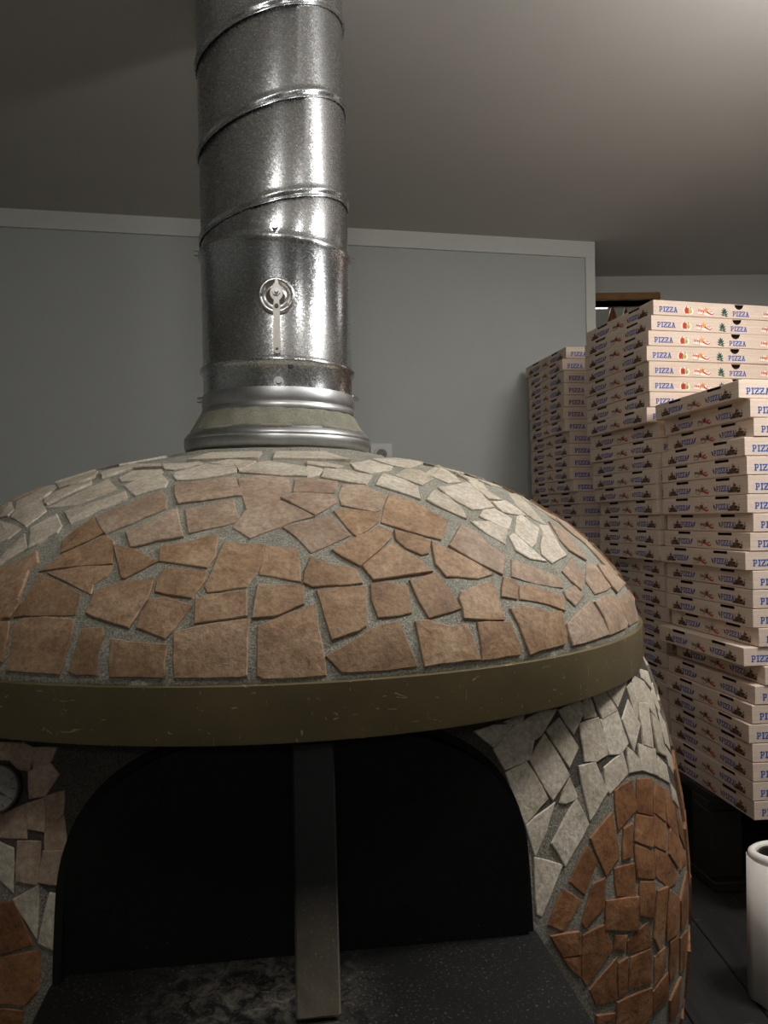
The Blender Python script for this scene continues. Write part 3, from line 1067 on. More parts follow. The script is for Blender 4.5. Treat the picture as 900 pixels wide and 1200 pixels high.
BODY_TILES = [
 (PALE, CP, [(190,300),(290,245),(370,232),(290,360),(250,390)]),
 (PALE, CP, [(385,235),(490,190),(515,230),(460,355),(420,300)]),
 (PALE, CP, [(515,180),(550,170),(580,265),(520,275)]),
 (PALE, CP, [(565,160),(625,145),(685,235),(610,275)]),
 (PALE, CP, [(640,135),(740,80),(690,215)]),
 (PALE, CP, [(320,345),(385,280),(480,430),(435,530)]),
 (PALE, CP, [(495,310),(590,280),(635,465),(580,500),(520,500)]),
 (PALE, CP, [(605,290),(690,240),(745,405),(710,460),(650,465)]),
 (PALE, CP, [(720,285),(750,185),(810,310),(780,445)]),
 (PALE, CP, [(235,500),(310,365),(435,575),(350,705)]),
 (PALE, CP, [(105,570),(215,515),(320,700),(205,830)]),
 (PALE, CP, [(390,720),(440,600),(475,690),(465,702),(420,722)]),
 (PALE, CP, [(490,535),(575,515),(635,665),(550,810)]),
 (PALE, CP, [(625,540),(720,465),(745,570),(655,670),(635,650)]),
 (PALE, CP, [(742,430),(808,500),(815,550),(755,560)]),
 (PALE, CP, [(803,200),(850,205),(875,430),(828,412)]),
 (PALE, CP, [(745,120),(768,95),(800,195),(800,285)]),
 (PALE, CS, [(70,270),(200,165),(160,290),(110,410),(90,340)]),
 (PALE, CS, [(190,350),(300,150),(355,265),(250,455)]),
 (PALE, CS, [(105,425),(235,460),(140,690),(120,680)]),
 (PALE, CQ, [(520,488),(620,520),(640,680),(540,645)]),
 (PALE, CQ, [(490,62),(555,100),(580,230),(510,218),(490,140)]),
 (PALE, CQ, [(563,115),(600,165),(640,330),(590,258)]),
 (PALE, CQ, [(600,300),(640,345),(690,560),(640,530)]),
 (PALE, CQ, [(530,20),(580,35),(610,145),(545,75)]),
 (PALE, CQ, [(640,565),(690,620),(710,725),(645,685)]),
 (PALE, CQ, [(640,255),(690,365),(718,520),(690,480)]),
 (PALE, CQ, [(690,500),(728,560),(755,700),(715,620)]),
 (PALE, CQ, [(610,110),(655,260),(648,290),(600,180)]),
 (PALE, CQ, [(715,730),(745,780),(770,880),(735,830)]),
 (RUST, CS, [(485,110),(560,60),(585,190),(500,290)]),
 (RUST, CS, [(588,58),(655,52),(658,218),(590,203)]),
 (RUST, CS, [(668,72),(710,102),(720,248),(668,205)]),
 (RUST, CS, [(370,330),(465,215),(500,410),(440,500)]),
 (RUST, CS, [(525,290),(560,265),(560,410),(520,425)]),
 (RUST, CS, [(582,222),(658,237),(658,368),(577,338)]),
 (RUST, CS, [(668,218),(722,272),(722,388),(668,360)]),
 (RUST, CS, [(275,530),(350,370),(395,440),(340,590)]),
 (RUST, CS, [(577,362),(662,402),(667,518),(590,508)]),
 (RUST, CS, [(672,382),(730,412),(776,490),(768,540),(735,558),(682,510)]),
 (RUST, CS, [(330,720),(380,550),(435,520),(430,650),(345,745)]),
 (RUST, CS, [(484,475),(573,452),(578,598),(495,598)]),
 (RUST, CS, [(175,730),(240,575),(320,625),(240,760)]),
 (RUST, CS, [(446,625),(590,607),(593,758),(440,753)]),
 (RUST, CS, [(602,537),(668,537),(663,700),(602,688)]),
 (RUST, CS, [(682,582),(728,562),(713,758),(690,848),(667,790)]),
 (RUST, CS, [(737,572),(783,612),(778,768),(727,808)]),
 (RUST, CS, [(185,790),(310,770),(320,870),(240,880)]),
 (RUST, CS, [(335,790),(430,742),(468,848),(350,1018),(332,980)]),
 (RUST, CS, [(242,895),(318,890),(318,978)]),
 (RUST, CS, [(485,787),(538,787),(530,848),(482,848)]),
 (RUST, CS, [(547,812),(643,724),(653,838),(547,868)]),
 (RUST, CS, [(370,1040),(493,893),(488,1088),(400,1108)]),
 (RUST, CS, [(502,920),(543,893),(538,1038),(502,1068)]),
 (RUST, CS, [(562,892),(653,853),(653,1008),(552,1032)]),
 (RUST, CS, [(672,890),(723,843),(718,950),(672,1016)]),
 (RUST, CS, [(742,822),(777,795),(768,958),(742,995)]),
 (RUST, CS, [(497,1100),(653,1034),(653,1158),(620,1200),(492,1200)]),
 (RUST, CS, [(667,1050),(733,965),(733,1078),(667,1156)]),
 (RUST, CS, [(400,1162),(478,1152),(478,1212),(402,1212)]),
 (RUST, CS, [(725,105),(758,182),(772,318),(730,258)]),
 (RUST, CS, [(742,285),(783,342),(778,466),(737,400)]),
 (RUST, CS, [(742,1090),(788,985),(778,1138),(742,1186)]),
 (RUST, CS, [(790,622),(817,490),(822,698),(795,755)]),
 (RUST, CS, [(768,175),(797,270),(812,376),(787,310)]),
 (RUST, CS, [(787,352),(812,402),(817,438),(790,475)]),
 (RUST, CS, [(790,802),(820,765),(813,928),(790,955)]),
 (PALE, CP, [(45,440),(150,320),(185,310),(245,395),(225,490),(100,545)]),
 (PALE, CP, [(-60,345),(40,318),(140,305),(40,425)]),
 (PALE, CP, [(195,262),(90,298),(150,305),(185,300)]),
 (PINK, CL, [(182,268),(262,240),(255,330),(182,398)]),
 (PINK, CL, [(122,160),(200,120),(240,170),(185,250),(125,262)]),
 (PINK, CL, [(190,402),(262,345),(272,470),(188,482)]),
 (PINK, CL, [(145,60),(230,58),(205,112),(140,140)]),
 (PINK, CL, [(-30,40),(85,38),(45,105),(-30,100)]),
 (PINK, CL, [(-30,345),(20,332),(105,292),(105,430),(-30,425)]),
 (PINK, CL, [(117,292),(180,272),(180,400),(117,388)]),
 (PALE, CL, [(-30,440),(50,480),(50,650),(-30,570)]),
 (PINK, CL, [(75,450),(165,452),(150,620),(72,605)]),
 (PINK, CL, [(182,490),(268,487),(240,622),(162,610)]),
 (PALE, CL, [(60,690),(155,635),(150,840)]),
 (PALE, CL, [(205,665),(232,672),(220,888),(160,860)]),
 (RUST, CL, [(-40,705),(60,702),(130,868),(-40,920)]),
 (RUST, CL, [(-40,940),(160,902),(150,1060),(100,1118),(-40,1110)]),
 (PINK, CL, [(50,112),(95,38),(135,62),(120,150),(78,140)]),
 (RUST, CL, [(-40,1140),(90,1150),(80,1210),(-40,1210)]),
]
for mt, cr, pts in BODY_TILES:
    lay_tile(cr(pts), body_f, body_norm, mt, body, 0.0004, jitter=0.5, flatk=0.12, grow=0.0024)

# the rest of the cladding, round the back and beyond the frame: one joined part each
def in_frame(p):
    x_, y_, z_ = p.x, p.y * _cp + p.z * _sp, p.z * _cp - p.y * _sp
    if y_ <= 0.1:
        return False
    u, v = x_ / y_, -z_ / y_
    U, V = 450 + FPX * (_c * u + _s * v), 600 + FPX * (-_s * u + _c * v)
    return -15 < U < 915 and 0 < V < 1215

def clad(name, rows, pos, nf, matsel, parent, skip):
    mb_ = MB()
    mats = [BROWN, PINK, PALE, RUST]
    for ri, (s0, s1, count) in enumerate(rows):
        off = trng.random()
        for i in range(count):
            a0 = 2 * math.pi * (i + off) / count
            a1 = 2 * math.pi * (i + 1 + off) / count
            g = 0.07 * (a1 - a0)
            gs = 0.07 * (s1 - s0)
            j = lambda k: trng.uniform(-1, 1) * k
            quad = [(a0 + g + j(g), s0 + gs + j(gs)), (a1 - g + j(g), s0 + gs + j(gs)), (a1 - g + j(g), s1 - gs + j(gs)), (a0 + g + j(g), s1 - gs + j(gs))]
            pts = [pos(*q) for q in quad]
            c = sum(pts, Vector()) / 4
            nn = nf(c)
            if skip(c, nn):
                continue
            rr = max((q - c).length for q in pts)
            if any((c - pc).length < pr * 0.62 + rr * 0.62 for pc, pr in placed):
                continue
            vs_ = [to_local(q - nf(q) * 0.009) for q in pts] + [to_local(q + nn * 0.003) for q in pts]
            area = (pts[1] - pts[0]).cross(pts[3] - pts[0])
            fs_ = [(4, 5, 6, 7), (0, 1, 5, 4), (1, 2, 6, 5), (2, 3, 7, 6), (3, 0, 4, 7)]
            if area.dot(nn) < 0:
                fs_ = [f_[::-1] for f_ in fs_]
            mb_.add(vs_, fs_, matsel(c))
    o_ = mb_.build(name, mats, parent)
    o_['kind'] = 'stuff'
    return o_

def facing(c, nn):
    return in_frame(c) and nn.dot(-c.normalized()) > 0.13
rows = []
ks = [0.36, 0.50, 0.62, 0.72, 0.81, 0.885, 0.945, 0.988]
for a, b in zip(ks[:-1], ks[1:]):
    rows.append((a, b, int(2 * math.pi * R0 * (a + b) / 2 / 0.115)))
dpos = lambda a, s: Vector((OC.x + R0 * s * math.cos(a), OC.y + R0 * s * math.sin(a), dome_z(R0 * s)))
clad('stone_cladding', rows, dpos, dome_norm, lambda c: 2 if math.hypot(c.x - OC.x, c.y - OC.y) < 0.38 else (1 if c.y > OC.y else 0), dome, facing)
rows = []
zs = [-0.845, -0.76, -0.665, -0.57, -0.475, -0.385, -0.30, -0.25]
for a, b in zip(zs[:-1], zs[1:]):
    rows.append((a, b, 44))
def bpos(a, z):
    q = Vector((OC.x + math.cos(a), OC.y + math.sin(a), z))
    r_ = body_r(z) - recess(body_ang(q))
    return Vector((OC.x + r_ * math.cos(a), OC.y + r_ * math.sin(a), z))
def bskip(c, nn):
    l_ = to_local(c)
    if l_.y < 0 and LX0 - 0.05 < l_.x < LX1 + 0.05 and c.z > LEDGE_Z - 0.10:
        return True
    return facing(c, nn)
clad('stone_cladding', rows, bpos, body_norm, lambda c: 2 if c.z > -0.42 else 3, body, bskip)

# ------------------------------------------------------------------ door plate and leaning bar
def world_at(x_, front, z_):
    return Vector((OC.x, OC.y, 0)) + RIGHT * x_ + FRONT * front + Vector((0, 0, EYE + z_))
ao = [(x_, z_) for x_, z_ in arch_outline(0.0085, zb=LEDGE_Z + 0.0005)]
mb = MB()
ns = len(ao)
vs = [(x_, -DOOR_F, oz(z_)) for x_, z_ in ao] + [(x_, -DOOR_F + 0.012, oz(z_)) for x_, z_ in ao]
mb.add(vs, [tuple(range(ns)), tuple(range(2 * ns - 1, ns - 1, -1))] + [(i, ns + i, ns + (i + 1) % ns, (i + 1) % ns) for i in range(ns)])
mb.build('door_plate', DOOR, oven)

BF0 = 0.71
pb = world_at(0.034, BF0, LEDGE_Z + 0.001)
ptop = world_at(0.034, 0.650, -0.246)
bar = empty('leaning_bar', pb, ORZ)
tag(bar, 'flat flour-dusted steel bar leaning upright against the oven mouth', 'bar')
dz = ptop.z - pb.z
ln = math.atan2(BF0 - 0.650, dz)
mb = MB()
mb.bbox(-0.0230, 0.0225, -0.008, 0.0, 0.0, dz / math.cos(ln), 0.002)
o = mb.build('bar_blade', BAR, bar)
o.rotation_euler = (-ln, 0, 0)
o.location = (0, 0.0, 0.002)

# ------------------------------------------------------------------ the flue
PR = 0.141
FZ = EYE + 0.1235
flue = empty('flue_pipe', (OC.x, OC.y, FZ), ORZ)
tag(flue, 'galvanised steel flue pipe rising from the dome to the ceiling', 'flue pipe')
def fz(z):
    return z + EYE - FZ
# the pipe leans very slightly to the left
def lean(o_):
    for v in o_.data.vertices:
        zz = v.co.z + FZ - EYE
        v.co.x += 0.003 - 0.0085 * (zz - 0.2) / 0.7
    return o_
def seg(name, low, high, mat, bead_low=True, beads=(), rb=PR):
    """pipe piece between two seam planes given as (z at axis, z gain per metre to the right)"""
    z0, t0 = low
    z1, t1 = high
    m_ = MB()
    prof = []
    H = z1 - z0
    if bead_low:
        pr = [(0.0001, 0.0030), (0.0012, 0.0034), (0.0030, 0.0026), (0.0050, 0.0014), (0.0075, 0.0022), (0.0105, 0.0042), (0.0130, 0.0044), (0.017, 0.0026), (0.020, 0.0010), (0.026, 0.0)]
        prof = [(rb + dr, h) for h, dr in pr if h < H * 0.8]
    else:
        prof = [(rb, 0.0)]
    for bz, bh, bw in beads:
        for k in (-1, -0.6, -0.25, 0, 0.25, 0.6, 1):
            prof.append((rb + bh * math.cos(k * math.pi / 2), bz - z0 + k * bw))
    prof += [(rb, H - 0.001), (rb - 0.001, H)]
    prof.sort(key=lambda q: q[1])
    if bead_low:        # the rolled edge hangs over the piece below, leaving a narrow open gap
        prof = [(rb - 0.0012, 0.010), (rb + 0.0012, 0.009), (rb + 0.0018, 0.0)] + prof
    def zo(r, h, a):
        k = min(1.0, max(0.0, h / H))
        return (t0 * (1 - k) + t1 * k) * r * math.cos(a)
    m_.lathe([(r, h + fz(z0)) for r, h in prof], 96, zoff=lambda r, z, a: zo(r, z - fz(z0), a))
    o_ = m_.build(name, mat, flue, True)
    o_.data.set_sharp_from_angle(angle=math.radians(50))
    return lean(o_)

s1, s2, s3, s4 = (0.902, 0.36), (0.735, 0.36), (0.562, 0.27), (0.512, -0.02)
seg('upper_pipe', s1, (HC - 0.002, 0.0), GALV)
seg('pipe_segment', s2, (s1[0] + 0.003, s1[1]), GALV)
seg('pipe_segment', s3, (s2[0] + 0.003, s2[1]), GALV)
seg('pipe_segment', s4, (s3[0] + 0.003, s3[1]), GALV, bead_low=False)
seg('damper_section', (0.2335, 0.0), (s4[0] + 0.001, s4[1]), GALV, bead_low=False, beads=((0.283, 0.0062, 0.009), (0.500, 0.0048, 0.010)), rb=PR + 0.0015)

mb = MB()
mb.lathe([(0.140, fz(0.236)), (0.1440, fz(0.236)), (0.1452, fz(0.230)), (0.1462, fz(0.220)), (0.1450, fz(0.213)), (0.1442, fz(0.211)), (0.1462, fz(0.208)), (0.1478, fz(0.203)), (0.1468, fz(0.1985)), (0.143, fz(0.198))], 96)
lean(sharp(mb.build('collar_ring', ALU, flue), 50))
mb = MB()
mb.lathe([(0.1460, fz(0.200)), (0.1505, fz(0.192)), (0.1575, fz(0.179)), (0.1630, fz(0.170)), (0.1665, fz(0.164)), (0.160, fz(0.162))], 96,
         jit=lambda r, z, a: 0.0008 * math.sin(a * 23) + 0.0006 * math.sin(a * 51 + 2))
mb.build('mortar_cone', CEMENT, flue, True)
mb = MB()
mb.lathe([(0.160, fz(0.167)), (0.1655, fz(0.1655)), (0.1715, fz(0.1615)), (0.1765, fz(0.1545)), (0.1775, fz(0.1510)), (0.1762, fz(0.1490)), (0.1772, fz(0.1462)), (0.1770, fz(0.1385)), (0.1745, fz(0.1318)), (0.1690, fz(0.1285)), (0.1660, fz(0.1285)), (0.1650, fz(0.1262)), (0.1560, fz(0.1245)), (0.1540, fz(0.1235))], 96,
         jit=lambda r, z, a: 0.0006 * math.sin(a * 7 + z * 40))
sharp(mb.build('flange', ALU, flue), 50)
# uneven mortar smeared on the flange
mb = MB()
k0 = 0
for (a0, a1, w_) in ((math.radians(-62), math.radians(-26), 0.004), (math.radians(-140), math.radians(-118), 0.003), (math.radians(-100), math.radians(-82), 0.0025)):
    n_ = 14
    vs = []
    for i in range(n_ + 1):
        a = a0 + (a1 - a0) * i / n_
        e = math.sin(math.pi * i / n_)
        wob = 0.5 + 0.5 * math.sin(i * 2.3 + a0 * 5)
        for (r, z, o_) in ((0.1640, 0.1675, 0.0012), (0.1668, 0.1650, 0.0022), (0.1700 + 0.003 * e * wob, 0.1630 - 0.0025 * e * wob, 0.0016), (0.1705 + 0.003 * e * wob, 0.1622 - 0.0026 * e * wob, -0.001)):
            rr = r + o_
            vs.append((rr * math.cos(a), rr * math.sin(a), fz(z + o_ * 0.6)))
    fs = [(i * 4 + k, (i + 1) * 4 + k, (i + 1) * 4 + k + 1, i * 4 + k + 1) for i in range(n_) for k in range(3)]
    mb.add(vs, fs)
mb.build('mortar_smear', CEMENT, flue, True)

# fixings; an angle of 0 faces the cook, positive to the right
def on_pipe(ang, z, r=PR):
    a = math.radians(ang)
    lx = 0.003 - 0.0085 * (z - 0.2) / 0.7
    return Vector((r * math.sin(a) + lx, -r * math.cos(a), fz(z))), Vector((math.sin(a), -math.cos(a), 0))
def px_on_pipe(px, py, r=PR):
    """angle and height of a frame pixel on the pipe"""
    d_ = ray(px, py)
    c_ = Vector((OC.x, OC.y))
    dd = Vector((d_.x, d_.y))
    t_ = dd.dot(c_) / dd.dot(dd)
    m2 = (c_ - dd * t_).length_squared
    t_ -= math.sqrt(max(0, r * r - m2)) / dd.length
    q = d_ * t_
    v = Vector((q.x - OC.x, q.y - OC.y, 0))
    return math.degrees(math.atan2(v.dot(RIGHT), v.dot(FRONT))), q.z
def bolt(px, py, ang=None, rad=0.0070, mat=BRIGHT, h=0.007):
    a, z = px_on_pipe(px, py)
    if ang is not None:
        a = ang
    c_, n_ = on_pipe(a, z)
    m_ = MB()
    m_.cyl(c_ - n_ * 0.002, n_, rad * 1.25, 0.0042, 16)
    m_.cyl(c_ + n_ * 0.002, n_, rad * 0.85, h, 6, r2=rad * 0.75)
    m_.build('bolt', mat, flue)
bolt(322.5, 266)
bolt(325, 447)
bolt(339, 429.5, mat=DARKMETAL, rad=0.0042, h=0.001)  # not a bolt: low dark disc stands in for an open hole
bolt(236, 294, -88, h=0.011)
bolt(411, 304, 88, h=0.011)
bolt(239, 466, -88, h=0.011)
bolt(414, 466, 88, h=0.011)

# damper dial and lever
a, z = px_on_pipe(323.5, 347)
c_, n_ = on_pipe(a, z, PR + 0.0015)
dm = empty('damper_handle', c_)
dm.parent = flue
dm.rotation_mode = 'QUATERNION'
xa = Vector((0, 0, 1)).cross(n_).normalized()
dm.rotation_quaternion = Matrix((xa, Vector((0, 0, 1)), xa.cross(Vector((0, 0, 1))))).transposed().to_quaternion()   # x right, y up, z out
mb = MB()
mb.lathe([(0.0325, -0.004), (0.0325, 0.003), (0.0305, 0.0055), (0.0275, 0.0058), (0.0245, 0.0042), (0.0215, 0.0016), (0.0185, 0.0012), (0.0170, 0.0036), (0.0150, 0.0042), (0.0130, 0.0022), (0.0085, 0.0020), (0.001, 0.0022)], 48)
sharp(mb.build('dial_plate', BRIGHT, dm), 50)
mb = MB()
mb.add([(-0.0285, -0.003, 0.0060), (-0.0240, -0.003, 0.0052), (-0.0240, 0.003, 0.0052), (-0.0285, 0.003, 0.0060)], [(0, 1, 2, 3)])
for k in range(6):
    aa = math.radians(70 - 22 * k)
    ca, sa = math.cos(aa), math.sin(aa)
    mb.add([(0.0258 * ca - 0.0012 * sa, 0.0258 * sa + 0.0012 * ca, 0.0064), (0.0258 * ca + 0.0004 * sa, 0.0258 * sa - 0.0004 * ca, 0.0064), (0.0290 * ca + 0.0004 * sa, 0.0290 * sa - 0.0004 * ca, 0.0064), (0.0290 * ca - 0.0012 * sa, 0.0290 * sa + 0.0012 * ca, 0.0064)], [(0, 1, 2, 3)])
mb.build('dial_marks', DARKMETAL, dm)
def flat_shape(outline, z0, z1):
    m_ = MB()
    k = len(outline)
    m_.add([(x_, y_, z0) for x_, y_ in outline] + [(x_, y_, z1) for x_, y_ in outline],
           [tuple(range(k, 2 * k)), tuple(range(k - 1, -1, -1))] + [(i, (i + 1) % k, k + (i + 1) % k, k + i) for i in range(k)])
    return m_
left = [(0.0022, 0.0265), (-0.0016, 0.0262), (-0.0026, 0.0200), (-0.0080, 0.0120), (-0.0112, 0.0040), (-0.0100, -0.0040), (-0.0048, -0.0100), (-0.0050, -0.0160), (-0.0070, -0.0210), (-0.0060, -0.0270), (-0.0058, -0.0500), (-0.0064, -0.0900)]
tip = [(-0.0064 + 0.0, -0.0960), (-0.0045, -0.1015), (0.0, -0.1035), (0.0045, -0.1015), (0.0064, -0.0960)]
right_ = [(-x_, y_) for x_, y_ in left[::-1][:-2]] + [(0.0040, 0.0200)]
out = left + tip + right_
mb = flat_shape(out[::-1], 0.0085, 0.0112)
lv = mb.build('lever', HANDLE, dm)
mb = MB()
mb.cyl((0, -0.0955, 0.0108), (0, 0, 1), 0.0024, 0.0008, 14)
mb.build('lever_hole', DARKMETAL, lv)
mb = MB()
mb.cyl((0, 0.004, 0.0), (0, 0, 1), 0.0068, 0.0145, 6); mb.cyl((0, 0.004, 0.0145), (0, 0, 1), 0.0040, 0.0050, 14, r2=0.003)
mb.build('nut', BRIGHT, lv)
mb = MB()
mb.cyl((0, -0.0205, 0.006), (0, 0, 1), 0.0044, 0.008, 14, r2=0.0034)
mb.build('rivet', DARKMETAL, lv)
# round size stamp above the dial
a, z = px_on_pipe(324.5, 320)
mb = MB()
n = 22
def arc_strip(cx, cy, r, w_, a0=0, a1=2 * math.pi, n_=n):
    vs_ = []
    for i in range(n_ + 1):
        t_ = a0 + (a1 - a0) * i / n_
        for q in (r - w_ / 2, r + w_ / 2):
            u_, v_ = cx + q * math.cos(t_), cy + q * math.sin(t_)
            ang_ = math.radians(a) + u_ / PR
            lx = 0.003 - 0.0085 * (z - 0.2) / 0.7
            vs_.append(((PR + 0.0019) * math.sin(ang_) + lx, -(PR + 0.0019) * math.cos(ang_), fz(z) + v_))
    mb.add(vs_, [(2 * i, 2 * i + 1, 2 * i + 3, 2 * i + 2) for i in range(n_)])
arc_strip(0, 0, 0.0098, 0.0007)
arc_strip(-0.002, 0.0016, 0.0024, 0.0007)
arc_strip(-0.002, -0.0030, 0.0024, 0.0007)
arc_strip(0.0036, 0.001, 0.0026, 0.0007, -1.2, 1.9)
mb.build('size_stamp', plain('stamp_grey', lin(96, 96, 94), 0.5, 0.6, bstr=0), flue)

# ------------------------------------------------------------------ pizza boxes
BW, BL, BH = 0.51, 0.36, 0.0400
def box_body():
    """carton: origin at the front left bottom corner, x along the front, y to the back"""
    m_ = MB()
    h = BH
    ch = 0.0042
    zb_ = 0.0026
    # bottom and tucked-in lower edge
    def rect(i, z):
        return [(i, i, z), (BW - i, i, z), (BW - i, BL - i, z), (i, BL - i, z)]
    m_.add(rect(ch, 0) + rect(0, zb_), [(3, 2, 1, 0), (0, 1, 5, 4), (1, 2, 6, 5), (2, 3, 7, 6), (3, 0, 4, 7)])
    # top
    m_.add(rect(0.0008, h) + rect(0, h - 0.0010), [(0, 1, 2, 3), (4, 5, 1, 0), (5, 6, 2, 1), (6, 7, 3, 2), (7, 4, 0, 3)])
    z1 = h - 0.0010
    # right and back
    m_.add([(BW, 0, zb_), (BW, BL, zb_), (BW, BL, z1), (BW, 0, z1)], [(0, 1, 2, 3)])
    m_.add([(BW, BL, zb_), (0, BL, zb_), (0, BL, z1), (BW, BL, z1)], [(0, 1, 2, 3)])
    # front with thumb notch
    nc, nr = 0.2555, 0.0135
    arc = [(nc - nr * math.cos(math.pi * i / 10), z1 - nr * math.sin(math.pi * i / 10)) for i in range(11)]
    out_ = [(0, z1), (0, zb_), (BW, zb_), (BW, z1)] + arc[::-1]
    k = len(out_)
    m_.add([(x_, 0, z_) for x_, z_ in out_], [tuple(range(k))])
    m_.add([(x_, 0, z_) for x_, z_ in arc] + [(x_, 0.012, z_) for x_, z_ in arc],
           [(i, i + 1, 12 + i, 11 + i) for i in range(10)] + [tuple(range(11, 22))], 1)
    # left with two slots
    def yy(u):
        return BL * (1 - u)
    slots = [(0.188, 0.342), (0.668, 0.816)]
    sd = 0.0062
    out_ = [(0, z1), (0, zb_), (BL, zb_), (BL, z1)]
    poly = [(1.0, zb_), (0.0, zb_), (0.0, z1)]
    for a_, b_ in slots:
        poly += [(a_, z1), (a_, z1 - sd), (b_, z1 - sd), (b_, z1)]
    poly += [(1.0, z1)]
    m_.add([(0, yy(u), z_) for u, z_ in poly], [tuple(range(len(poly)))[::-1]])
    for a_, b_ in slots:
        m_.add([(0, yy(a_), z1), (0, yy(a_), z1 - sd), (0, yy(b_), z1 - sd), (0, yy(b_), z1),
                (0.010, yy(a_), z1), (0.010, yy(a_), z1 - sd), (0.010, yy(b_), z1 - sd), (0.010, yy(b_), z1)],
               [(0, 1, 5, 4), (1, 2, 6, 5), (2, 3, 7, 6), (4, 5, 6, 7)], 1)
    bm_ = m_
    return bm_

# flat artwork as coloured polygons in a plane (u right, v up)
class Art:
    def __init__(s):
        s.items = []
        s.lay = 0
    def poly(s, pts, m):
        s.items.append((list(pts), m, s.lay))
    def stroke(s, pts, w_, m, w2=None):
        k = len(pts)
        l_, r_ = [], []
        for i in range(k):
            a_, b_ = pts[max(0, i - 1)], pts[min(k - 1, i + 1)]
            dx, dy = b_[0] - a_[0], b_[1] - a_[1]
            q = math.hypot(dx, dy) + 1e-9
            ww = (w_ + ((w2 if w2 is not None else w_) - w_) * i / (k - 1)) / 2
            l_.append((pts[i][0] - dy / q * ww, pts[i][1] + dx / q * ww))
            r_.append((pts[i][0] + dy / q * ww, pts[i][1] - dx / q * ww))
        for i in range(k - 1):
            s.poly([l_[i], r_[i], r_[i + 1], l_[i + 1]], m)
    def disc(s, cx, cy, rx, ry, m, n_=12, rot=0.0):
        s.poly([(cx + rx * math.cos(t) * math.cos(rot) - ry * math.sin(t) * math.sin(rot), cy + rx * math.cos(t) * math.sin(rot) + ry * math.sin(t) * math.cos(rot)) for t in [2 * math.pi * i / n_ for i in range(n_)]], m)
    def leaf(s, x0, y0, ang, l_, w_, m):
        ca, sa = math.cos(ang), math.sin(ang)
        p_ = [(0, 0), (0.3, 0.5), (0.65, 0.42), (1, 0), (0.65, -0.42), (0.3, -0.5)]
        s.poly([(x0 + a_ * l_ * ca - b_ * w_ * sa, y0 + a_ * l_ * sa + b_ * w_ * ca) for a_, b_ in p_], m)
    def build(s, name, mats, mapf, parent):
        mb_ = MB()
        for pts, m, lay in s.items:
            area = sum(pts[i][0] * pts[(i + 1) % len(pts)][1] - pts[(i + 1) % len(pts)][0] * pts[i][1] for i in range(len(pts)))
            if area < 0:
                pts = pts[::-1]
            mb_.add([mapf(u, v, 0.0003 + 0.00012 * lay) for u, v in pts], [tuple(range(len(pts)))], m)
        o_ = mb_.build(name, mats, parent)
        o_['kind'] = 'stuff'
        return o_

MATS = [INK_BLUE, INK_BROWN, INK_DARK, INK_RED, INK_ORANGE, INK_GREEN, INK_LIME, INK_WHITE]
BLUE, BRN, DRK, RED, ORG, GRN, LIM, WHT = range(8)
# slab-serif capitals in a unit square, as convex pieces
LET = {
 'P': [[(0, 0), (.5, 0), (.5, .16), (0, .16)], [(.12, .1), (.36, .1), (.36, .95), (.12, .95)], [(0, .84), (.72, .84), (.66, 1), (0, 1)],
       [(.62, .46), (.9, .55), (.9, .9), (.66, 1), (.66, .62)], [(.36, .36), (.72, .36), (.9, .56), (.36, .52)]],
 'I': [[(0, 0), (1, 0), (1, .16), (0, .16)], [(.28, .1), (.72, .1), (.72, .9), (.28, .9)], [(0, .84), (1, .84), (1, 1), (0, 1)]],
 'Z': [[(0, 0), (1, 0), (1, .17), (0, .17)], [(0, .83), (1, .83), (1, 1), (0, 1)], [(0, .17), (.3, .17), (1, .83), (.7, .83)],
       [(0, .64), (.15, .7), (.15, .83), (0, .83)], [(.85, .17), (1, .17), (1, .36), (.85, .3)], [(.22, .43), (.78, .43), (.78, .56), (.22, .56)]],
 'A': [[(.12, .1), (.34, .1), (.58, .92), (.40, .92)], [(.66, .1), (.90, .1), (.62, .95), (.42, .95)], [(.3, .3), (.7, .3), (.7, .44), (.3, .44)],
       [(0, 0), (.44, 0), (.44, .15), (0, .15)], [(.56, 0), (1, 0), (1, .15), (.56, .15)], [(.3, .86), (.64, .86), (.64, 1), (.3, 1)]],
}
def pizza(art, x0, x1, y0, y1, m=BLUE):
    ws = [1.0, 0.62, 1.0, 1.0, 1.12]
    gap = 0.10
    tot = sum(ws) + gap * 4
    u = x0
    k = (x1 - x0) / tot
    for chh, wv in zip('PIZZA', ws):
        for pc in LET[chh]:
            art.poly([(u + a_ * wv * k, y0 + b_ * (y1 - y0)) for a_, b_ in pc], m)
        u += (wv + gap) * k
def pepper(art, x0, x1, y0, y1):
    w_, h = x1 - x0, y1 - y0
    art.lay = 0
    art.disc(x0 + .36 * w_, y0 + .45 * h, .42 * w_, .52 * h, WHT, 14)
    art.disc(x0 + .72 * w_, y0 + .42 * h, .36 * w_, .46 * h, WHT, 14)
    art.lay = 1
    art.disc(x0 + .72 * w_, y0 + .42 * h, .25 * w_, .34 * h, LIM)
    art.disc(x0 + .76 * w_, y0 + .36 * h, .09 * w_, .2 * h, GRN, 8)
    art.disc(x0 + .24 * w_, y0 + .45 * h, .17 * w_, .42 * h, RED)
    art.disc(x0 + .44 * w_, y0 + .45 * h, .16 * w_, .40 * h, RED)
    art.lay = 2
    art.stroke([(x0 + .34 * w_, y0 + .78 * h), (x0 + .30 * w_, y0 + .98 * h)], .08 * w_, GRN)
    art.stroke([(x0 + .72 * w_, y0 + .72 * h), (x0 + .78 * w_, y0 + .92 * h)], .07 * w_, GRN)
    art.lay = 0
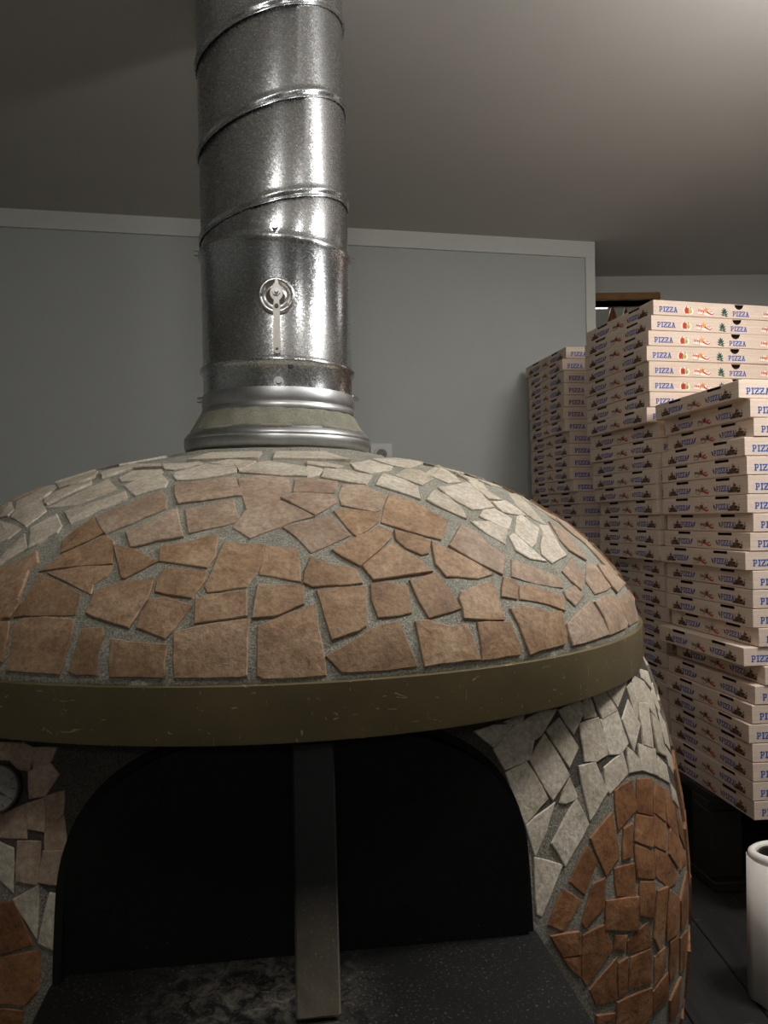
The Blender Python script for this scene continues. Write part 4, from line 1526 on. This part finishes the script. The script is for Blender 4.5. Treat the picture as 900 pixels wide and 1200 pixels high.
def emblem(art, x0, x1, y0, y1, red=RED, org=ORG, halo=True):
    w_, h = x1 - x0, y1 - y0
    X = lambda a_, b_: (x0 + a_ * w_, y0 + b_ * h)
    art.lay = 0
    if halo:
        art.poly([X(.0, .22), X(.3, .14), X(.62, .06), X(.9, .02), X(1.0, .2), X(.94, .5), X(.62, .62), X(.3, .72), X(.04, .66)], WHT)
    art.lay = 1
    # little sun-like figure in the middle
    art.disc(*X(.52, .50), .10 * w_, .20 * h, org, 10)
    for aa in (95, 40, 150, -40, 215):
        art.leaf(*X(.52, .52), math.radians(aa), .36 * h + .06 * w_, .10 * h, org)
    art.lay = 2
    # script word left: H e y
    sw = .055 * h + .012 * w_
    art.stroke([X(.05, .34), X(.08, .66)], sw, red); art.stroke([X(.05, .50), X(.17, .52)], sw, red); art.stroke([X(.15, .34), X(.18, .68)], sw, red)
    art.stroke([X(.22, .46), X(.29, .50), X(.27, .58), X(.22, .50), X(.24, .40), X(.30, .40)], sw, red)
    art.stroke([X(.32, .56), X(.35, .42)], sw, red); art.stroke([X(.40, .60), X(.33, .22)], sw, red)
    # chilli sweeping right
    art.stroke([X(.56, .42), X(.66, .30), (x0 + .78 * w_, y0 + .20 * h), X(.90, .16), X(.98, .32)], .17 * h, red, .10 * h)
    art.stroke([X(.70, .52), X(.76, .40), X(.80, .52), X(.85, .40), X(.90, .50)], sw, red)
    art.stroke([X(.02, .20), X(.2, .12), X(.40, .16)], .04 * h, org)
    art.lay = 0
def olive(art, x0, x1, y0, y1):
    w_, h = x1 - x0, y1 - y0
    bx, by = x0 + .58 * w_, y0 + .05 * h
    art.stroke([(bx, by), (x0 + .45 * w_, y0 + .95 * h)], .05 * w_, GRN)
    for aa, l_, yb in ((150, .55, .25), (128, .62, .35), (100, .52, .45), (70, .55, .42), (45, .55, .3), (20, .48, .18), (165, .5, .1), (-10, .45, .1), (110, .4, .6)):
        art.leaf(x0 + .52 * w_, y0 + yb * h, math.radians(aa), l_ * h * 0.95, .17 * h, GRN)
def clump(art, x0, x1, y0, y1, flip=False):
    """heap of leaves and mushrooms"""
    w_, h = x1 - x0, y1 - y0
    g = lambda a_: (1 - a_) if flip else a_
    for i, (a_, b_, r_, m) in enumerate([(.12, .16, .16, BRN), (.34, .2, .2, DRK), (.58, .2, .2, BRN), (.84, .14, .16, DRK), (.45, .46, .19, BRN), (.68, .42, .17, DRK), (.54, .72, .15, BRN), (.26, .42, .13, BRN), (.94, .36, .1, BRN)]):
        art.lay = i % 3
        art.disc(x0 + g(a_) * w_, y0 + b_ * h, r_ * w_ * 1.0, r_ * h * .85, m, 9)
    art.lay = 2
    for a_, b_, aa in ((.5, .8, 95), (.9, .5, 50), (.2, .55, 120)):
        art.leaf(x0 + g(a_) * w_, y0 + b_ * h, math.radians(aa if not flip else 180 - aa), .26 * h, .12 * h, DRK)
    art.lay = 0

def side_art():
    art = Art()
    U = lambda s_: s_ * BL
    clump(art, U(.085), U(.20), .0055, .0275, True)
    art.lay = 1
    pizza(art, U(.19), U(.345), .0095, .0225)
    art.leaf(U(.345), .011, math.radians(50), .016, .005, BLUE)
    art.leaf(U(.352), .011, math.radians(75), .013, .004, DRK)
    emblem(art, U(.425), U(.595), .0035, .029, BRN, BRN, False)
    art.lay = 3
    art.stroke([(U(.52), .0145), (U(.55), .0105), (U(.575), .0075), (U(.588), .0095)], .0055, RED, .003)
    art.lay = 1
    pizza(art, U(.672), U(.815), .0095, .0225)
    art.leaf(U(.665), .010, math.radians(120), .015, .005, DRK)
    clump(art, U(.80), U(.925), .0055, .0280)
    return art
def front_art():
    art = Art()
    pizza(art, .0167, .0705, .0095, .0238)
    pepper(art, .089, .1155, .0065, .0275)
    emblem(art, .129, .180, .0045, .0315)
    olive(art, .1985, .2235, .0055, .0300)
    pizza(art, .236, .2865, .0075, .0212)
    emblem(art, .330, .381, .0045, .0315)
    pepper(art, .3945, .421, .0065, .0275)
    pizza(art, .4395, .4933, .0095, .0238)
    return art
proto = empty('pizza_box')
pbody = box_body().build('carton', [CARD, CARD_SHADE], proto)
pside = side_art().build('side_print', MATS, lambda u, v, o_: (-o_, BL - u, v), proto)
pfront = front_art().build('front_print', MATS, lambda u, v, o_: (u, -o_, v), proto)
pparts = [pbody, pside, pfront]

ORD = ['topmost', 'second', 'third', 'fourth', 'fifth', 'sixth', 'seventh', 'eighth', 'ninth', 'tenth', 'eleventh', 'twelfth', 'thirteenth', 'fourteenth', 'fifteenth', 'sixteenth', 'seventeenth', 'eighteenth', 'nineteenth', 'twentieth',
       'twenty-first', 'twenty-second', 'twenty-third', 'twenty-fourth', 'twenty-fifth', 'twenty-sixth', 'twenty-seventh', 'twenty-eighth', 'twenty-ninth', 'thirtieth', 'thirty-first']
used = [False]
brng = random.Random(3)
def place_box(loc, rz, label, group):
    if not used[0]:
        r_ = proto
        used[0] = True
    else:
        r_ = proto.copy()
        COL.objects.link(r_)
        for p_ in pparts:
            c_ = p_.copy()
            COL.objects.link(c_)
            c_.parent = r_
    r_.location = loc
    r_.rotation_euler = (0, 0, rz)
    r_.name = 'pizza_box'
    tag(r_, label, 'pizza box', group)

def stack(depth, near, left, ytop, count, base, where, group):
    """near / left: frame x of the near and far edges of each side face, from the top"""
    top = None
    for i in range(count):
        yp = ytop + (i + 0.5) * FPX * BH / depth
        nx = near[i] if i < len(near) else near[-1] + brng.uniform(-4, 4)
        d_ = ray(nx, yp)
        X = d_.x / d_.y * depth
        if i < len(left) and left[i]:
            dl = ray(left[i], yp)
            kx = dl.x / dl.y
            # far corner X - BL sin(t), depth + BL cos(t)
            rhs = (X - kx * depth) / BL
            t_ = math.asin(max(-1, min(1, rhs / math.hypot(1, kx)))) - math.atan(kx)
            t_ = max(math.radians(1), min(math.radians(7.6 if depth < 1.7 else 13), t_))
        else:
            t_ = math.radians(6 + brng.uniform(-1.2, 1.2))
        z_ = base + (count - 1 - i) * BH
        word = ORD[i]
        lab = f'kraft pizza box, {word} {"of" if i == 0 else "from the top of"} the {where}'
        place_box((X, depth, z_), t_, lab, group)

def z_of(px, py, depth):
    d_ = ray(px, py)
    return EYE + d_.z / d_.y * depth
DR, DM, DL = 1.603, 1.992, 2.53
BASE = z_of(885, 962.5, DR)
NR = [865.8, 879.4, 883.6, 872.8, 875.4, 876.7, 876, 883, 879.4, 873.7, 882.6, 882.6, 882.6, 889.6, 871.8, 896.8, 885, 881.6, 877.8, 882, 882.6, 882.6, 884]
LR = [764.7, 776.3, 777, 776, 774.8, 776, 776, 780.7, 779, 775, 781, 781, 781, 786, 772, 789, 782, 778.5, 0, 0, 0, 0, 0]
stack(DR, NR, LR, 451, 23, BASE, 'front stack at the right edge', 'boxes in the front stack')
NM = [765.7, 763.3, 760, 758, 760.7, 760.7, 761.7, 758, 771.7, 771, 771, 768, 769, 770, 775, 771.8, 772, 778, 779, 779, 780, 780, 781, 781]
LM = [684, 684, 685, 685, 685, 687, 688, 688, 689, 691.7, 695, 695, 697.7, 704, 702.7, 703.7, 703.7]
nM = int(round((z_of(765.7, 352.7, DM) - BASE) / BH))
stack(DM, NM, LM, 352.7, nM, BASE, 'tall middle stack with bright top boxes', 'boxes in the middle stack')
NL = [663.3, 659, 660.7, 660.7, 660.7, 660, 661.7, 668, 668, 668, 668, 671.7, 677.7, 680, 680, 680]
LLf = [616, 619, 619.5, 620, 620, 621, 621, 622, 622, 622, 623, 623, 624, 626, 628, 630]
nL = int(round((z_of(663.3, 400, DL) - BASE) / BH))
stack(DL, NL, LLf, 400, nL, BASE, 'far stack against the grey wall', 'boxes in the far stack')

# pallet below the stacks
pal = empty('pallet', (1.07, 1.79, TZ + 0.001), math.radians(6))
tag(pal, 'dark wooden pallet lying under the pizza box stacks', 'pallet')
PH = BASE - TZ - 0.001
py1 = 1.18
k = 0
mb_w = 0.085
x = -0.33
while x < 0.42:
    mb = MB(); mb.bbox(-0.04, 0.04, 0.0, py1, -0.022, 0.0, 0.002)
    mb.build('deck_board', PALLETW, pal, loc=(x + 0.04, 0, PH))
    x += 0.1
for yy_ in (0.02, py1 / 2 - 0.04, py1 - 0.10):
    mb = MB(); mb.bbox(-0.33, 0.44, yy_, yy_ + 0.08, PH - 0.044, PH - 0.022, 0.002)
    mb.build('cross_board', PALLETW, pal)
    for xx in (-0.33, 0.01, 0.36):
        mb = MB(); mb.bbox(xx, xx + 0.08, yy_, yy_ + 0.08, 0.022, PH - 0.044, 0.003)
        mb.build('block', PALLETW, pal)
for xx in (-0.33, 0.01, 0.36):
    mb = MB(); mb.bbox(-0.04, 0.04, 0.0, py1, 0.0, 0.022, 0.002)
    mb.build('runner', PALLETW, pal, loc=(xx + 0.04, 0, 0))

# ------------------------------------------------------------------ paper roll
d = ray(922, 1172)
t = (TZ - EYE) / d.z
p = d * t
roll = empty('paper_roll', (p.x, p.y, TZ), 0)
tag(roll, 'white paper roll standing on the dark table at right edge', 'paper roll')
RH, RO, RI = 0.262, 0.0565, 0.043
def oval(a, r):
    return r * (1 + 0.05 * math.cos(2 * a + 0.6))
mb = MB()
n = 56
prof = [(RI, RH - 0.010), (RI, RH - 0.003), (RI + 0.003, RH), (RO - 0.005, RH + 0.0005), (RO - 0.001, RH - 0.003), (RO, RH - 0.008), (RO, 0.012), (RO - 0.003, 0.002), (RO - 0.008, 0.0)]
mb.lathe(prof, n, jit=lambda r, z, a: 0.05 * r * math.cos(2 * a + 0.6), zoff=lambda r, z, a: (0.0025 * math.sin(2 * a) if z > 0.1 else 0.0))
mb.lathe([(RI, RH - 0.010), (RI, 0.004)], n, jit=lambda r, z, a: 0.05 * r * math.cos(2 * a + 0.6))
sharp(mb.build('paper_winding', PAPER, roll), 60)
mb = MB()
mb.lathe([(RI - 0.004, 0.002), (RI - 0.004, RH - 0.008), (RI - 0.0015, RH - 0.006), (RI - 0.0015, 0.002)], 40)
mb.build('core_tube', plain('dark_core', lin(52, 44, 36), 0.8), roll)
mb = MB()
for i in range(26):
    pass
vs, fs = [], []
for i in range(13):
    a = math.radians(150 + i * 6)
    for (r, z) in ((RO + 0.0006, 0.25), (RO + 0.0022, 0.004)):
        rr = r + 0.05 * r * math.cos(2 * a + 0.6) + 0.0016 * (1 - i / 12)
        vs.append((rr * math.cos(a), rr * math.sin(a), z + (0.002 * math.sin(i) if z < 0.1 else 0)))
fs = [(2 * i, 2 * i + 1, 2 * i + 3, 2 * i + 2) for i in range(12)]
mb.add(vs, fs)
o = mb.build('loose_sheet', PAPER, roll, True)
sm = o.modifiers.new('thickness', 'SOLIDIFY'); sm.thickness = 0.0006
